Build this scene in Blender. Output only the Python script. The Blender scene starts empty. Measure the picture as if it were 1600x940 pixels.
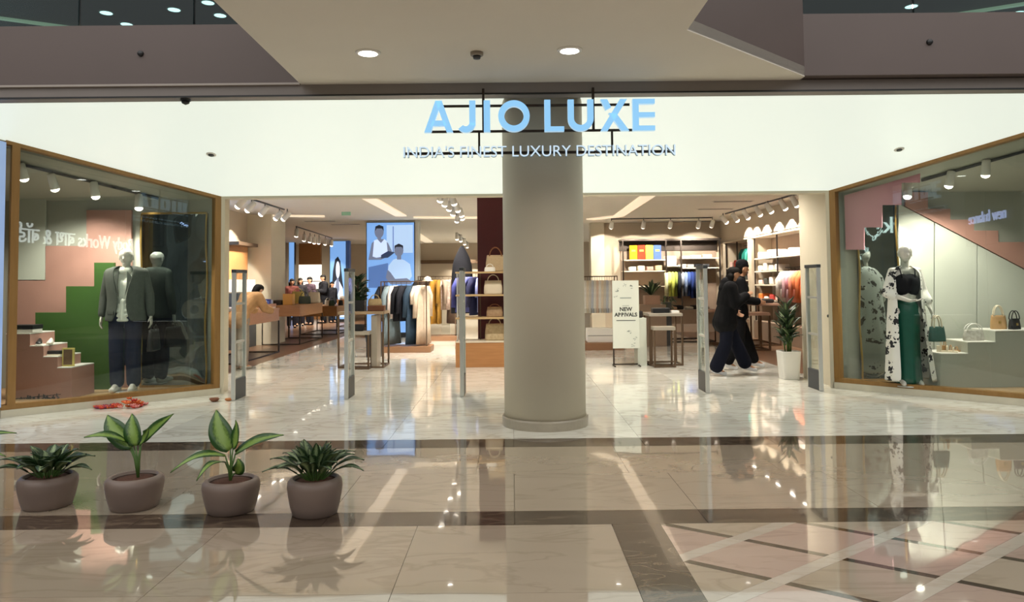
import bpy, bmesh, math, random
from mathutils import Vector, Matrix
random.seed(7)
S = bpy.context.scene
COL = S.collection
# ------------------------------------------------------------------ camera
F, CX, CY, H = 1155.0, 800.0, 390.0, 1.5          # focal length and principal point in 1600x940 pixels, eye height
PI = math.pi
_p, _r = math.radians(2.5), math.radians(0.55)
FW = Vector((0, math.cos(_p), math.sin(_p))); UP = Vector((0, -math.sin(_p), math.cos(_p))); RT = Vector((1, 0, 0))
AX = RT*math.cos(_r) - UP*math.sin(_r); BX = RT*math.sin(_r) + UP*math.cos(_r)
cd = bpy.data.cameras.new('camera'); cam = bpy.data.objects.new('camera', cd); COL.objects.link(cam)
cd.sensor_fit = 'HORIZONTAL'; cd.sensor_width = 36; cd.lens = 36*F/1600; cd.shift_y = (CY-470)/1600; cd.clip_end = 200
cam.matrix_world = Matrix(((AX.x, BX.x, -FW.x, 0), (AX.y, BX.y, -FW.y, 0), (AX.z, BX.z, -FW.z, H), (0, 0, 0, 1)))
S.camera = cam
def ray(x, y): return FW + AX*((x-CX)/F) - BX*((y-CY)/F)
EYE = Vector((0, 0, H))
def G(x, y, z=0.0):                                # pixel -> point on the level plane z
    d = ray(x, y); return EYE + d*((z-H)/d.z)
def AtY(x, y, Y):                                  # pixel -> point on the upright plane at depth Y
    d = ray(x, y); return EYE + d*(Y/d.y)
# ------------------------------------------------------------------ world, exposure
W = bpy.data.worlds.new('world'); S.world = W; W.use_nodes = True
bg = W.node_tree.nodes['Background']; bg.inputs[0].default_value = (1.0, 0.98, 0.955, 1); bg.inputs[1].default_value = 1.75
S.view_settings.view_transform = 'Standard'; S.view_settings.look = 'None'; S.view_settings.gamma = 1
S.view_settings.use_curve_mapping = False; S.view_settings.exposure = 0.0
SOFFIT_E, COVE_E = .84, .8
# ------------------------------------------------------------------ materials
def lin(c):
    if isinstance(c, str): c = tuple(int(c[i:i+2], 16)/255 for i in (0, 2, 4))
    return tuple(((x+.055)/1.055)**2.4 if x > .04045 else x/12.92 for x in c)
_M = {}
def M(name, col='808080', rough=.5, metal=0., var=.1, scale=6., bump=0., bscale=40., emit=0., spec=.5, coat=0., stretch=None, col2=None):
    """Principled material with noise-driven colour variation and fine relief."""
    if name in _M: return _M[name]
    m = bpy.data.materials.new(name); m.use_nodes = True; nt = m.node_tree; N = nt.nodes; L = nt.links
    b = N['Principled BSDF']; c = lin(col)
    b.inputs['Roughness'].default_value = rough; b.inputs['Metallic'].default_value = metal
    b.inputs['Specular IOR Level'].default_value = spec; b.inputs['Coat Weight'].default_value = coat
    tc = N.new('ShaderNodeTexCoord'); mp = N.new('ShaderNodeMapping'); L.new(tc.outputs['Object'], mp.inputs[0])
    if stretch: mp.inputs['Scale'].default_value = stretch
    nz = N.new('ShaderNodeTexNoise'); nz.inputs['Scale'].default_value = scale; nz.inputs['Detail'].default_value = 4
    L.new(mp.outputs[0], nz.inputs[0])
    mx = N.new('ShaderNodeMix'); mx.data_type = 'RGBA'
    c2 = lin(col2) if col2 else tuple(min(1, x*(1+var)) for x in c)
    c1 = c if col2 else tuple(x*(1-var) for x in c)
    mx.inputs[6].default_value = (*c1, 1); mx.inputs[7].default_value = (*c2, 1)
    L.new(nz.outputs[0], mx.inputs[0]); L.new(mx.outputs[2], b.inputs['Base Color'])
    if emit:
        b.inputs['Emission Strength'].default_value = emit; L.new(mx.outputs[2], b.inputs['Emission Color'])
    if bump:
        nb = N.new('ShaderNodeTexNoise'); nb.inputs['Scale'].default_value = bscale; nb.inputs['Detail'].default_value = 3
        L.new(mp.outputs[0], nb.inputs[0])
        bp = N.new('ShaderNodeBump'); bp.inputs['Strength'].default_value = bump; bp.inputs['Distance'].default_value = .01
        L.new(nb.outputs[0], bp.inputs['Height']); L.new(bp.outputs[0], b.inputs['Normal'])
    _M[name] = m; return m
def fab(col, rough=.9): return M('fabric_'+col, col, rough, var=.22, scale=14, bump=.25, bscale=60, spec=.2)
def glow(name, col, e):
    """A surface that gives off light: screens, lamp lenses, backlit letters."""
    if name in _M: return _M[name]
    m = bpy.data.materials.new(name); m.use_nodes = True; N = m.node_tree.nodes; b = N['Principled BSDF']; c = (*lin(col), 1)
    b.inputs['Base Color'].default_value = (*[x*.3 for x in c[:3]], 1); b.inputs['Roughness'].default_value = .4
    b.inputs['Emission Color'].default_value = c; b.inputs['Emission Strength'].default_value = e
    _M[name] = m; return m
def marble(name, c1, c2, vein, rough=.06, scale=1.3, vstr=.5, wob=.05, tilev=.1, coat=.9):
    """Polished stone: clouding, thin veins, per-slab shade, a faint unevenness in the polish."""
    m = bpy.data.materials.new(name); m.use_nodes = True; nt = m.node_tree; N = nt.nodes; L = nt.links; b = N['Principled BSDF']
    b.inputs['Roughness'].default_value = rough; b.inputs['Coat Weight'].default_value = coat; b.inputs['Coat Roughness'].default_value = .02; b.inputs['Coat IOR'].default_value = 1.6
    ge = N.new('ShaderNodeNewGeometry'); oi = N.new('ShaderNodeObjectInfo')
    ad = N.new('ShaderNodeVectorMath'); ad.operation = 'MULTIPLY_ADD'; ad.inputs[1].default_value = (37, 53, 0)
    L.new(oi.outputs['Random'], ad.inputs[0]); L.new(ge.outputs['Position'], ad.inputs[2])
    mp = N.new('ShaderNodeMapping'); mp.inputs['Scale'].default_value = (.55, 1.6, 1); mp.inputs['Rotation'].default_value = (0, 0, .25); L.new(ad.outputs[0], mp.inputs[0])
    n1 = N.new('ShaderNodeTexNoise'); n1.inputs['Scale'].default_value = scale; n1.inputs['Detail'].default_value = 8; n1.inputs['Distortion'].default_value = .8
    L.new(mp.outputs[0], n1.inputs[0])
    m1 = N.new('ShaderNodeMix'); m1.data_type = 'RGBA'; m1.inputs[6].default_value = (*lin(c1), 1); m1.inputs[7].default_value = (*lin(c2), 1); L.new(n1.outputs[0], m1.inputs[0])
    n2 = N.new('ShaderNodeTexNoise'); n2.inputs['Scale'].default_value = scale*1.7; n2.inputs['Detail'].default_value = 6; n2.inputs['Distortion'].default_value = 1.6; L.new(mp.outputs[0], n2.inputs[0])
    rp = N.new('ShaderNodeValToRGB'); e = rp.color_ramp.elements; e[0].position = .46; e[0].color = (0, 0, 0, 1); e[1].position = .5; e[1].color = (vstr,)*3+(1,)
    x = e.new(.54); x.color = (0, 0, 0, 1); L.new(n2.outputs[0], rp.inputs[0])
    m2 = N.new('ShaderNodeMix'); m2.data_type = 'RGBA'; L.new(rp.outputs[0], m2.inputs[0]); L.new(m1.outputs[2], m2.inputs[6]); m2.inputs[7].default_value = (*lin(vein), 1)
    hs = N.new('ShaderNodeHueSaturation'); mr = N.new('ShaderNodeMapRange'); mr.inputs[3].default_value = 1-tilev; mr.inputs[4].default_value = 1+tilev
    L.new(oi.outputs['Random'], mr.inputs[0]); L.new(mr.outputs[0], hs.inputs['Value']); L.new(m2.outputs[2], hs.inputs['Color']); L.new(hs.outputs[0], b.inputs['Base Color'])
    nb = N.new('ShaderNodeTexNoise'); nb.inputs['Scale'].default_value = 2.2; nb.inputs['Detail'].default_value = 1; L.new(ge.outputs['Position'], nb.inputs[0])
    bp = N.new('ShaderNodeBump'); bp.inputs['Strength'].default_value = wob; bp.inputs['Distance'].default_value = .02; L.new(nb.outputs[0], bp.inputs['Height'])
    L.new(bp.outputs[0], b.inputs['Normal']); L.new(bp.outputs[0], b.inputs['Coat Normal'])
    return m
def glassmat(name, tint, base=.05, power=4.0, gain=.9):
    m = bpy.data.materials.new(name); m.use_nodes = True; nt = m.node_tree; N = nt.nodes; L = nt.links
    N.remove(N['Principled BSDF']); out = N['Material Output']
    tr = N.new('ShaderNodeBsdfTransparent'); tr.inputs[0].default_value = (*tint, 1)
    gl = N.new('ShaderNodeBsdfGlossy'); gl.inputs['Roughness'].default_value = 0; gl.inputs[0].default_value = (.95, 1, 1, 1)
    lw = N.new('ShaderNodeLayerWeight'); lw.inputs[0].default_value = .5
    pw = N.new('ShaderNodeMath'); pw.operation = 'POWER'; pw.inputs[1].default_value = power; L.new(lw.outputs['Facing'], pw.inputs[0])
    ma = N.new('ShaderNodeMath'); ma.operation = 'MULTIPLY_ADD'; ma.inputs[1].default_value = gain; ma.inputs[2].default_value = base; L.new(pw.outputs[0], ma.inputs[0])
    mx = N.new('ShaderNodeMixShader'); L.new(ma.outputs[0], mx.inputs[0]); L.new(tr.outputs[0], mx.inputs[1]); L.new(gl.outputs[0], mx.inputs[2]); L.new(mx.outputs[0], out.inputs[0])
    return m
MARW = marble('white_marble', 'f1f0e8', 'dfdccf', 'b3ac9a', .10, 1.1, .5, coat=.45)
MARB = marble('beige_marble', 'b3a491', 'a1927f', '8b7964', .05, .9, .35, tilev=.05)
MARD = marble('dark_marble', '392e26', '4f4136', '85735f', .08, 2.0, .5, coat=.35)
MARP = marble('pinkish_marble', 'bfa898', 'a98f84', '917a6d', .06, 1.2, .35, tilev=.14)
MARL = marble('pale_strip_marble', 'c6bbad', 'b9ad9d', 'a69682', .06, 1.5, .3)
MART = marble('umber_strip_marble', '382c24', '463930', '6b594a', .06, 2, .3)
WOODF = M('frame_oak', '86622f', .4, var=.18, scale=3, stretch=(8, 8, 1), bump=.1, col2='a37b47')
WOOD = M('oak_veneer', '9a683c', .45, stretch=(1, 6, 14), scale=2.5, col2='b98452', bump=.08)
WOODD = M('walnut_boards', '5f4534', .28, stretch=(6, 1, 6), scale=2.5, col2='75573f')
BEAM = M('grey_paint', '7f7873', .5, var=.04); FASC = M('taupe_cladding', '5f534f', .45, var=.06, scale=2)
SLABW = M('off_white_paint', 'd5cfc2', .7, var=.03, scale=2, bump=.05)
PLAST = M('beige_plaster', 'cdc4ae', .6, var=.04, scale=2, bump=.05, bscale=90)
WALLP = M('warm_wall_paint', 'b9aa94', .7, var=.04, scale=2)
CEILP = M('store_ceiling_paint', 'd9d2c6', .8, var=.03)
GREYP = M('grey_panel', 'a9ab9f', .55, var=.04, scale=2); GREYL = M('pale_grey_panel', 'c3c7bb', .5, var=.03)
PINK = M('dusty_pink_panel', 'b08578', .6, var=.09, scale=5, bump=.1); PINKL = M('rose_panel', 'd293a0', .55, var=.05)
GREEN = M('leaf_green_panel', '375920', .55, var=.1, scale=3)
BURG = M('burgundy_panel', '4d141c', .45, var=.08); METD = M('dark_metal', '3a322c', .4, .7, var=.05); METB = M('bronze_metal', '6a5644', .4, .7)
ALU = M('brushed_aluminium', 'cfcfc9', .38, .6, var=.05, stretch=(20, 20, 1)); BLK = M('black_plastic', '17181a', .4, var=.1); GRYD = M('dark_grey_plastic', '3c3f42', .45)
CHROME = M('chrome', 'd8d8d8', .12, 1., var=.02); WHT = M('white_lacquer', 'e6e4dd', .35, var=.02)
STONE = M('grey_stone', '9c9487', .35, var=.12, scale=9); CREAM = M('cream_lacquer', 'd8cdb8', .4)
GLASS = glassmat('shop_glass', (.93, .96, .94), .045, 4.0, .7); ACRY = glassmat('acrylic', (.90, .92, .90), .08, 4, .6); BALU = glassmat('tinted_glass', (.30, .42, .43), .02, 4, .35)
LENS = glow('lamp_lens', 'fff4e2', 6); LENSW = glow('downlight_lens', 'fffaf0', 9)
# ------------------------------------------------------------------ mesh builder
class MB:
    def __init__(s): s.v = []; s.f = []; s.m = []; s.uv = {}
    def add(s, vs, fs, m=0):
        o = len(s.v); s.v += [tuple(v) for v in vs]
        for f in fs: s.f.append(tuple(i+o for i in f)); s.m.append(m)
        return s
    def box(s, x0, x1, y0, y1, z0, z1, m=0):
        return s.add([(x, y, z) for z in (z0, z1) for y in (y0, y1) for x in (x0, x1)],
                     [(0, 2, 3, 1), (4, 5, 7, 6), (0, 1, 5, 4), (2, 6, 7, 3), (0, 4, 6, 2), (1, 3, 7, 5)], m)
    def cb(s, c, d, m=0): return s.box(c[0]-d[0]/2, c[0]+d[0]/2, c[1]-d[1]/2, c[1]+d[1]/2, c[2]-d[2]/2, c[2]+d[2]/2, m)
    def prism(s, poly, vec, m=0):
        n = len(poly); a = [Vector(p) for p in poly]; b = [p+Vector(vec) for p in a]
        return s.add(a+b, [tuple(range(n)), tuple(range(2*n-1, n-1, -1))]+[(i, (i+1) % n, n+(i+1) % n, n+i) for i in range(n)], m)
    def bar(s, a, b, w, h=None, m=0):
        a = Vector(a); b = Vector(b); h = h or w; t = (b-a).normalized(); u = t.cross(Vector((0, 0, 1)))
        u = Vector((1, 0, 0)) if u.length < 1e-4 else u.normalized(); q = u.cross(t)
        c = [u*w/2+q*h/2, -u*w/2+q*h/2, -u*w/2-q*h/2, u*w/2-q*h/2]
        return s.prism([a+k for k in c], b-a, m)
    def rings(s, R, closed=True, caps=True, m=0):
        n = len(R[0]); vs = [p for r in R for p in r]; fs = []
        for k in range(len(R)-1):
            for i in range(n if closed else n-1):
                j = (i+1) % n; fs.append((k*n+i, k*n+j, (k+1)*n+j, (k+1)*n+i))
        if caps and closed: fs += [tuple(range(n-1, -1, -1)), tuple(range((len(R)-1)*n, len(R)*n))]
        return s.add(vs, fs, m)
    def tube(s, pts, r, n=8, m=0, caps=True):
        P = [Vector(p) for p in pts]; r = r if isinstance(r, (list, tuple)) else [r]*len(P); R = []
        ref = Vector((0, 0, 1)) if abs((P[-1]-P[0]).normalized().z) < .9 else Vector((0, 1, 0))
        for i, p in enumerate(P):
            t = (P[min(i+1, len(P)-1)]-P[max(i-1, 0)]).normalized(); u = t.cross(ref); u = u.normalized() if u.length > 1e-5 else Vector((1, 0, 0)); q = t.cross(u)
            R.append([p+(u*math.cos(a)+q*math.sin(a))*r[i] for a in [2*PI*k/n for k in range(n)]])
        return s.rings(R, caps=caps, m=m)
    def lathe(s, prof, n=24, c=(0, 0, 0), m=0, sq=None):
        def pt(a, r):
            x, y = math.cos(a), math.sin(a)
            if sq: k = (abs(x)**sq+abs(y)**sq)**(-1/sq); x *= k; y *= k
            return x*r, y*r
        return s.rings([[(c[0]+pt(2*PI*k/n, r)[0], c[1]+pt(2*PI*k/n, r)[1], c[2]+z) for k in range(n)] for r, z in prof], m=m)
    def ell(s, c, r, n=12, k=8, m=0):
        return s.rings([[(c[0]+r[0]*math.sin(t)*math.cos(2*PI*i/n), c[1]+r[1]*math.sin(t)*math.sin(2*PI*i/n), c[2]-r[2]*math.cos(t)) for i in range(n)]
                        for t in [max(.02, PI*j/k) if j < k else PI-.02 for j in range(k+1)]], m=m)
    def cap(s, a, b, ra, rb, n=10, m=0):
        a = Vector(a); b = Vector(b); t = b-a; L = t.length; t = t.normalized() if L > 1e-6 else Vector((0, 0, 1))
        P = [a-t*ra*.99, a-t*ra*.75, a-t*ra*.35, a, a+t*L*.5, b, b+t*rb*.35, b+t*rb*.75, b+t*rb*.99]
        R = [ra*.12, ra*.66, ra*.94, ra, (ra+rb)/2, rb, rb*.94, rb*.66, rb*.12]
        return s.tube(P, R, n, m)
    def mesh(s, name):
        me = bpy.data.meshes.new(name); me.from_pydata(s.v, [], s.f)
        bm = bmesh.new(); bm.from_mesh(me); bmesh.ops.recalc_face_normals(bm, faces=bm.faces); bm.to_mesh(me); bm.free()
        me.polygons.foreach_set('material_index', s.m); return me
    def build(s, name, mat, parent=None, smooth=False, bevel=0, loc=None, me=None):
        me = me or s.mesh(name)
        for x in (mat if isinstance(mat, (list, tuple)) else [mat]): me.materials.append(x)
        if smooth: me.polygons.foreach_set('use_smooth', [True]*len(me.polygons))
        return link(name, me, parent, bevel, loc)
def link(name, me, parent=None, bevel=0, loc=None):
    o = bpy.data.objects.new(name, me); COL.objects.link(o)
    if parent: o.parent = parent
    if loc is not None: o.location = loc
    if bevel:
        b = o.modifiers.new('bevel', 'BEVEL'); b.width = bevel; b.segments = 2; b.limit_method = 'ANGLE'
    return o
def tag(o, label, cat, group=None):
    o['label'] = label; o['category'] = cat
    if group: o['group'] = group
    return o
def thing(name, label, cat, loc=(0, 0, 0), rz=0, group=None):
    o = bpy.data.objects.new(name, None); COL.objects.link(o); o.location = loc; o.rotation_euler = (0, 0, rz); o.empty_display_size = .1
    return tag(o, label, cat, group)
def struct(o, label=None, cat=None):
    o['kind'] = 'structure'
    if label: o['label'] = label; o['category'] = cat or 'structure'
    return o
def sempty(name, label=None, cat=None):
    o = bpy.data.objects.new(name, None); COL.objects.link(o); return struct(o, label, cat)
def copy_tree(o, parent=None):
    c = o.copy(); COL.objects.link(c)
    if parent: c.parent = parent
    for ch in o.children: copy_tree(ch, c)
    return c
ORD = ['first', 'second', 'third', 'fourth', 'fifth', 'sixth', 'seventh', 'eighth', 'ninth', 'tenth', 'eleventh', 'twelfth', 'thirteenth', 'fourteenth']
def spot(loc, target, watts, size=60, blend=.5, col=(1, .92, .80), r=.04, parent=None):
    l = bpy.data.lights.new('spot_light', 'SPOT'); l.energy = watts; l.spot_size = math.radians(size); l.spot_blend = blend; l.color = col; l.shadow_soft_size = r
    o = bpy.data.objects.new('spot_light', l); COL.objects.link(o); o.location = loc
    o.rotation_euler = (Vector(target)-Vector(loc)).to_track_quat('-Z', 'Y').to_euler(); return o
def text_mesh(body, size, depth, align='LEFT', bold=0.):
    cu = bpy.data.curves.new('text', 'FONT'); cu.body = body; cu.size = size; cu.extrude = depth; cu.align_x = align; cu.offset = bold
    ob = bpy.data.objects.new('text', cu); me = bpy.data.meshes.new_from_object(ob); bpy.data.objects.remove(ob); bpy.data.curves.remove(cu); return me
# ================================================================== STRUCTURE
SK = .285                                           # slope of the luminous soffit
def zs(Y): return 2.73 + SK*(10.25-Y)
WA, WD = Vector((-4.05, 10.25, 0)), Vector((-.737, -.676, 0)).normalized()    # left shop window: base line
WC, WE = Vector((4.43, 10.25, 0)), Vector((.698, -.716, 0)).normalized()     # right shop window
# ---- floor: a recessed bed with slabs laid on it
fl = struct(MB().box(-16, 16, -18, 34, -.12, -.014).build('floor', M('joint_mortar', '6e6353', .8)))
_tm = {}
def slab(x0, x1, y0, y1, mat, name='tile', g=.0015):
    key = (round(x1-x0, 3), round(y1-y0, 3), mat.name)
    if key not in _tm:
        w, d = (x1-x0)/2-g, (y1-y0)/2-g
        me = MB().box(-w, w, -d, d, -.014, 0).mesh(name); me.materials.append(mat); _tm[key] = me
    return link(name, _tm[key], fl, 0, ((x0+x1)/2, (y0+y1)/2, 0))
Y1a, Y1b, Y2a, Y2b = 6.80, 7.16, 4.64, 4.92          # the two dark marble strips
y = Y1b                                             # white marble apron and aisle
while y < 19.1:
    d = 1.2
    x0, x1 = (-8.4, 8.4) if y < 10 else (-4.8, 4.6)
    x = x0
    while x < x1-.01:
        w = min(1.2, x1-x); slab(x, x+w, y, y+d, MARW); x += w
    y += d
slab(-4.8, 4.6, y, 33, MARW, 'far_floor'); YA = y
for i in range(14): slab(-8.4+i*1.2, -7.2+i*1.2, Y1a, Y1b, MARD, 'border_slab'); slab(-8.4+i*1.2, -7.2+i*1.2, Y2a, Y2b, MARD, 'border_slab')
ym = (Y1a+Y2b)/2
for i in range(14):
    slab(-8.4+i*1.2, -7.2+i*1.2, Y2b, ym, MARB); slab(-8.7+i*1.2, -7.5+i*1.2, ym, Y1a, MARB)
for j in range(4):
    for i in range(6): slab(.6-(i+1)*1.2, .6-i*1.2, Y2a-(j+1)*1.0, Y2a-j*1.0, MARB)
for j in range(3): slab(.6, .9, Y2a-(j+1)*1.2, Y2a-j*1.2, MARD, 'border_slab')
slab(-8.4, 8.4, -17.9, Y2a-4.0, MARB, 'far_floor')
def clip(poly, a, b, c):                            # keep a*x+b*y<=c
    out = []
    for i in range(len(poly)):
        p, q = poly[i], poly[(i+1) % len(poly)]; fp, fq = a*p[0]+b*p[1]-c, a*q[0]+b*q[1]-c
        if fp <= 0: out.append(p)
        if fp*fq < 0: t = fp/(fp-fq); out.append((p[0]+t*(q[0]-p[0]), p[1]+t*(q[1]-p[1])))
    return out
def lozenge(poly, mat, name):
    for a, b, c in ((-1, 0, -.9), (0, 1, Y2a), (0, -1, -.64), (1, 0, 6)):
        poly = clip(poly, a, b, c)
        if len(poly) < 3: return
    cx = sum(p[0] for p in poly)/len(poly); cy = sum(p[1] for p in poly)/len(poly)
    MB().prism([(p[0]-cx, p[1]-cy, -.014) for p in poly], (0, 0, .014)).build(name, mat, fl, loc=(cx, cy, 0))
U, V = Vector((.43, -.305)), Vector((.42, .31)); O2 = Vector((1.30, 4.365)); wl, wd = .085, .05   # lattice of the inlaid diamonds
def lat(a, b): p = O2+U*a+V*b; return (p.x, p.y)
hu, hv, e = wl/2/.5, wd/2/.5, .003
for i in range(-6, 14):
    for j in range(-9, 9):
        pl = [lat(i+hu, j+hv), lat(i+1-hu, j+hv), lat(i+1-hu, j+1-hv), lat(i+hu, j+1-hv)]
        lozenge(pl, (MARP, MARB, MARP)[(i*2+j) % 3], 'diamond_tile')
        lozenge([lat(i-hu+e, j-hv+e), lat(i+hu-e, j-hv+e), lat(i+hu-e, j+1-hv-e), lat(i-hu+e, j+1-hv-e)], MARL, 'pale_inlay')
        lozenge([lat(i+hu, j-hv+e), lat(i+1-hu, j-hv+e), lat(i+1-hu, j+hv-e), lat(i+hu, j+hv-e)], MART, 'dark_inlay')
# timber floors at both sides of the store
def planks(x0, x1, y0, y1, w=.18):
    n = int((x1-x0)/w)
    for i in range(n):
        o = slab(x0+i*(x1-x0)/n, x0+(i+1)*(x1-x0)/n, y0, y1, WOODD, 'floor_board')
planks(-6.6, -4.8, 10.7, 20.0); planks(4.6, 6.8, 11.5, 22.2); slab(-9.5, -4.8, 20.0, 33, WOODD, 'far_floor')
# ---- column
t = struct(bpy.data.objects.new('column', None)); COL.objects.link(t); t.location = (.335, 7.90, 0); tag(t, 'round beige plaster column standing in front of the store entrance', 'column')
MB().lathe([(.43, .09), (.43, 3.62)], 64).build('shaft', PLAST, t, True)
bm_ = MB().lathe([(.452, 0), (.455, .085), (.447, .1), (.43, .1)], 64).build('base_ring', M('grey_base_stone', 'a39a88', .3, var=.2, scale=7), t, False)
# ---- luminous soffit, beam, fascia, slab
y0, y1 = 7.76, 10.25
def wx(Y, side): return (WA+WD*((10.25-Y)/.676)).x if side < 0 else (WC+WE*((10.25-Y)/.716)).x
sm = glow('stretch_membrane', 'eef5e8', SOFFIT_E)
pl = [(wx(y0, -1)-.05, y0, zs(y0)), (wx(y0, 1)+.05, y0, zs(y0)), (wx(y1, 1), y1, zs(y1)), (wx(y1, -1), y1, zs(y1))]
so = struct(MB().prism(pl, (0, 0, .03)).build('ceiling', sm), 'glowing white stretched ceiling sloping down to the store entrance', 'ceiling')
tr = struct(MB().box(-9, 9, 7.2, 7.4, 3.355, 3.46).build('trim_1', BEAM), 'grey metal beam running across above the store sign', 'beam')
MB().box(-9, 9, 7.195, 7.22, 3.345, 3.36).build('shadow_gap', BLK, tr); MB().box(-9, 9, 7.4, 7.8, 3.47, 3.52).build('soffit_closer', BEAM, tr)
a, b, c, d, e5 = (-2.06, 7.2), (-2.01, 1.2), (1.39, 1.2), (1.39, 5.72), (2.85, 7.08)
cl = struct(MB().prism([(p[0], p[1], 3.46) for p in (a, b, c, d, e5, (2.85, 7.2))], (0, 0, .1)).build('ceiling', SLABW), 'off-white flat ceiling with two round downlights above the sign', 'ceiling')
w1 = struct(MB().box(-9, -2.06, 7.2, 7.5, 3.47, 4.07).build('wall_left', FASC), 'taupe slab edge under the dark glass balustrade at the left', 'wall')
MB().box(-9, -2.07, 7.17, 7.2, 3.455, 3.475).build('edge_trim', M('pale_edge', 'a39a92', .4), w1)
w2 = struct(MB().box(2.85, 9, 7.08, 7.5, 3.47, 4.075).build('wall_right', FASC), 'taupe slab edge under the dark glass balustrade at the right', 'wall')
MB().prism([(1.39, 5.72, 3.47), (2.85, 7.08, 3.47), (2.85, 7.3, 3.47), (1.39, 6.0, 3.47)], (0, 0, 1.2)).build('splayed_panel', FASC, w2)
MB().box(1.34, 1.39, 1.2, 5.72, 3.56, 4.6).build('return_panel', FASC, w2)
MB().box(-2.06, -2.0, 1.2, 7.2, 3.56, 4.6).build('return_panel', FASC, w1)
struct(MB().box(-9, 9, 7.5, 13, 3.95, 4.06).build('floor', FASC)); 
uc = struct(MB().box(-12, 12, 7.6, 18, 7.4, 7.5).build('ceiling', M('upper_ceiling_paint', '222c30', .7)), 'dark ceiling of the upper gallery behind the glass balustrade', 'ceiling')
struct(MB().box(-12, 12, 17.9, 18.1, 4.06, 7.4).build('wall_back', M('upper_wall_paint', '1d272b', .6)))
for sx, x0, n in ((-1, -8.9, 6), (1, 2.9, 5)):
    g = thing('glass_balustrade', 'dark tinted glass balustrade of the upper gallery, ' + ('left' if sx < 0 else 'right')+' of the white ceiling', 'balustrade', (0, 7.3, 4.07))
    for i in range(n): MB().box(x0+i*1.15, x0+i*1.15+1.13, -.008, .008, 0, 1.0).build('glass_panel', BALU, g)
    MB().box(x0, x0+n*1.15-.02, -.03, .03, 1.0, 1.04).build('handrail', ALU, g)
# downlights of the upper gallery, seen through the glass
k = 0
for (px, py) in [(166, 19), (198, 37), (325, 3), (344, 23), (1424, 9), (1590, 19), (272, 14)]:
    p = G(px, py, 7.4); k += 1
    t = thing('ceiling_downlight', ORD[k-1]+' small lit downlight of the upper gallery seen through the dark balustrade', 'downlight', (p.x, p.y, 7.4), group='downlights of the upper gallery')
    MB().lathe([(.13, -.02), (.15, -.02), (.15, 0)], 16).build('trim_ring', WHT, t); MB().lathe([(.125, -.022), (.01, -.02)], 16).build('lens', LENSW, t)
for (px, py), s, lab in (((34, 30), -1, 'left'), ((1555, 10), 1, 'right')):
    p = G(px, py, 7.4); tag(MB().box(-1.3, 1.3, -.06, .06, -.07, -.02).build('linear_light', glow('linear_lamp', 'd8cfa8', 1.6), loc=p), 'long pale linear lamp on the upper gallery ceiling at the '+lab, 'lamp').rotation_euler = (0, 0, -.5*s)
for (px, py), lab in (((575, 82), 'left'), ((890, 78), 'right')):
    p = G(px, py, 3.46); t = thing('ceiling_downlight', 'round white recessed downlight on the off-white ceiling, %s of the two' % lab, 'downlight', p)
    MB().lathe([(.082, -.012), (.105, -.008), (.108, 0)], 28).build('trim_ring', WHT, t, True); MB().lathe([(.08, -.013), (.01, -.011)], 28).build('lens', LENSW, t)
    spot(p-Vector((0, 0, .03)), p-Vector((0, 0, 2)), 45, 110, .8, (1, .93, .82), .08)
p = G(745, 82, 3.46); t = thing('smoke_detector', 'small round smoke detector on the ceiling between the two downlights', 'detector', p)
MB().lathe([(.055, 0), (.055, -.025), (.05, -.03)], 24).build('base', M('detector_plastic', '8d8476', .5), t, True); MB().lathe([(.035, -.03), (.03, -.055), (.005, -.06)], 20).build('sensor_dome', GRYD, t, True)
for (px, py), s in (((220, 84), 'left'), ((1452, 66), 'right')):
    p = AtY(px, py, 7.2 if px < 800 else 7.08); o = MB().lathe([(.03, 0), (.026, .02), (.004, .022)], 16).build('cladding_camera', BLK, loc=p, smooth=True); o.rotation_euler = (PI/2, 0, 0); tag(o, 'tiny black round lens on the taupe slab edge at the '+s, 'camera')
p = AtY(290, 153, 7.3); p.z = 3.355
t = thing('dome_camera', 'small grey dome camera hanging under the grey beam at the left', 'camera', p); MB().lathe([(.05, 0), (.05, -.02)], 20).build('mount', GRYD, t); MB().lathe([(.042, -.02), (.035, -.045), (.004, -.06)], 20).build('dome', BLK, t, True)
for (px, py), s in (((330, 241), 'left'), ((1405, 233), 'right')):
    d = ray(px, py); tt = (2.73+SK*10.25-H)/(d.z+SK*d.y); p = EYE+d*tt
    t = thing('soffit_sprinkler', 'small dark recessed fitting in the glowing white ceiling at the '+s, 'sprinkler', p); t.rotation_euler = (math.atan(-SK), 0, 0)
    MB().lathe([(.06, 0), (.058, -.006), (.04, -.008)], 20).build('rosette', WHT, t); MB().lathe([(.036, -.002), (.03, -.02), (.006, -.024)], 16).build('nozzle', GRYD, t)
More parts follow.
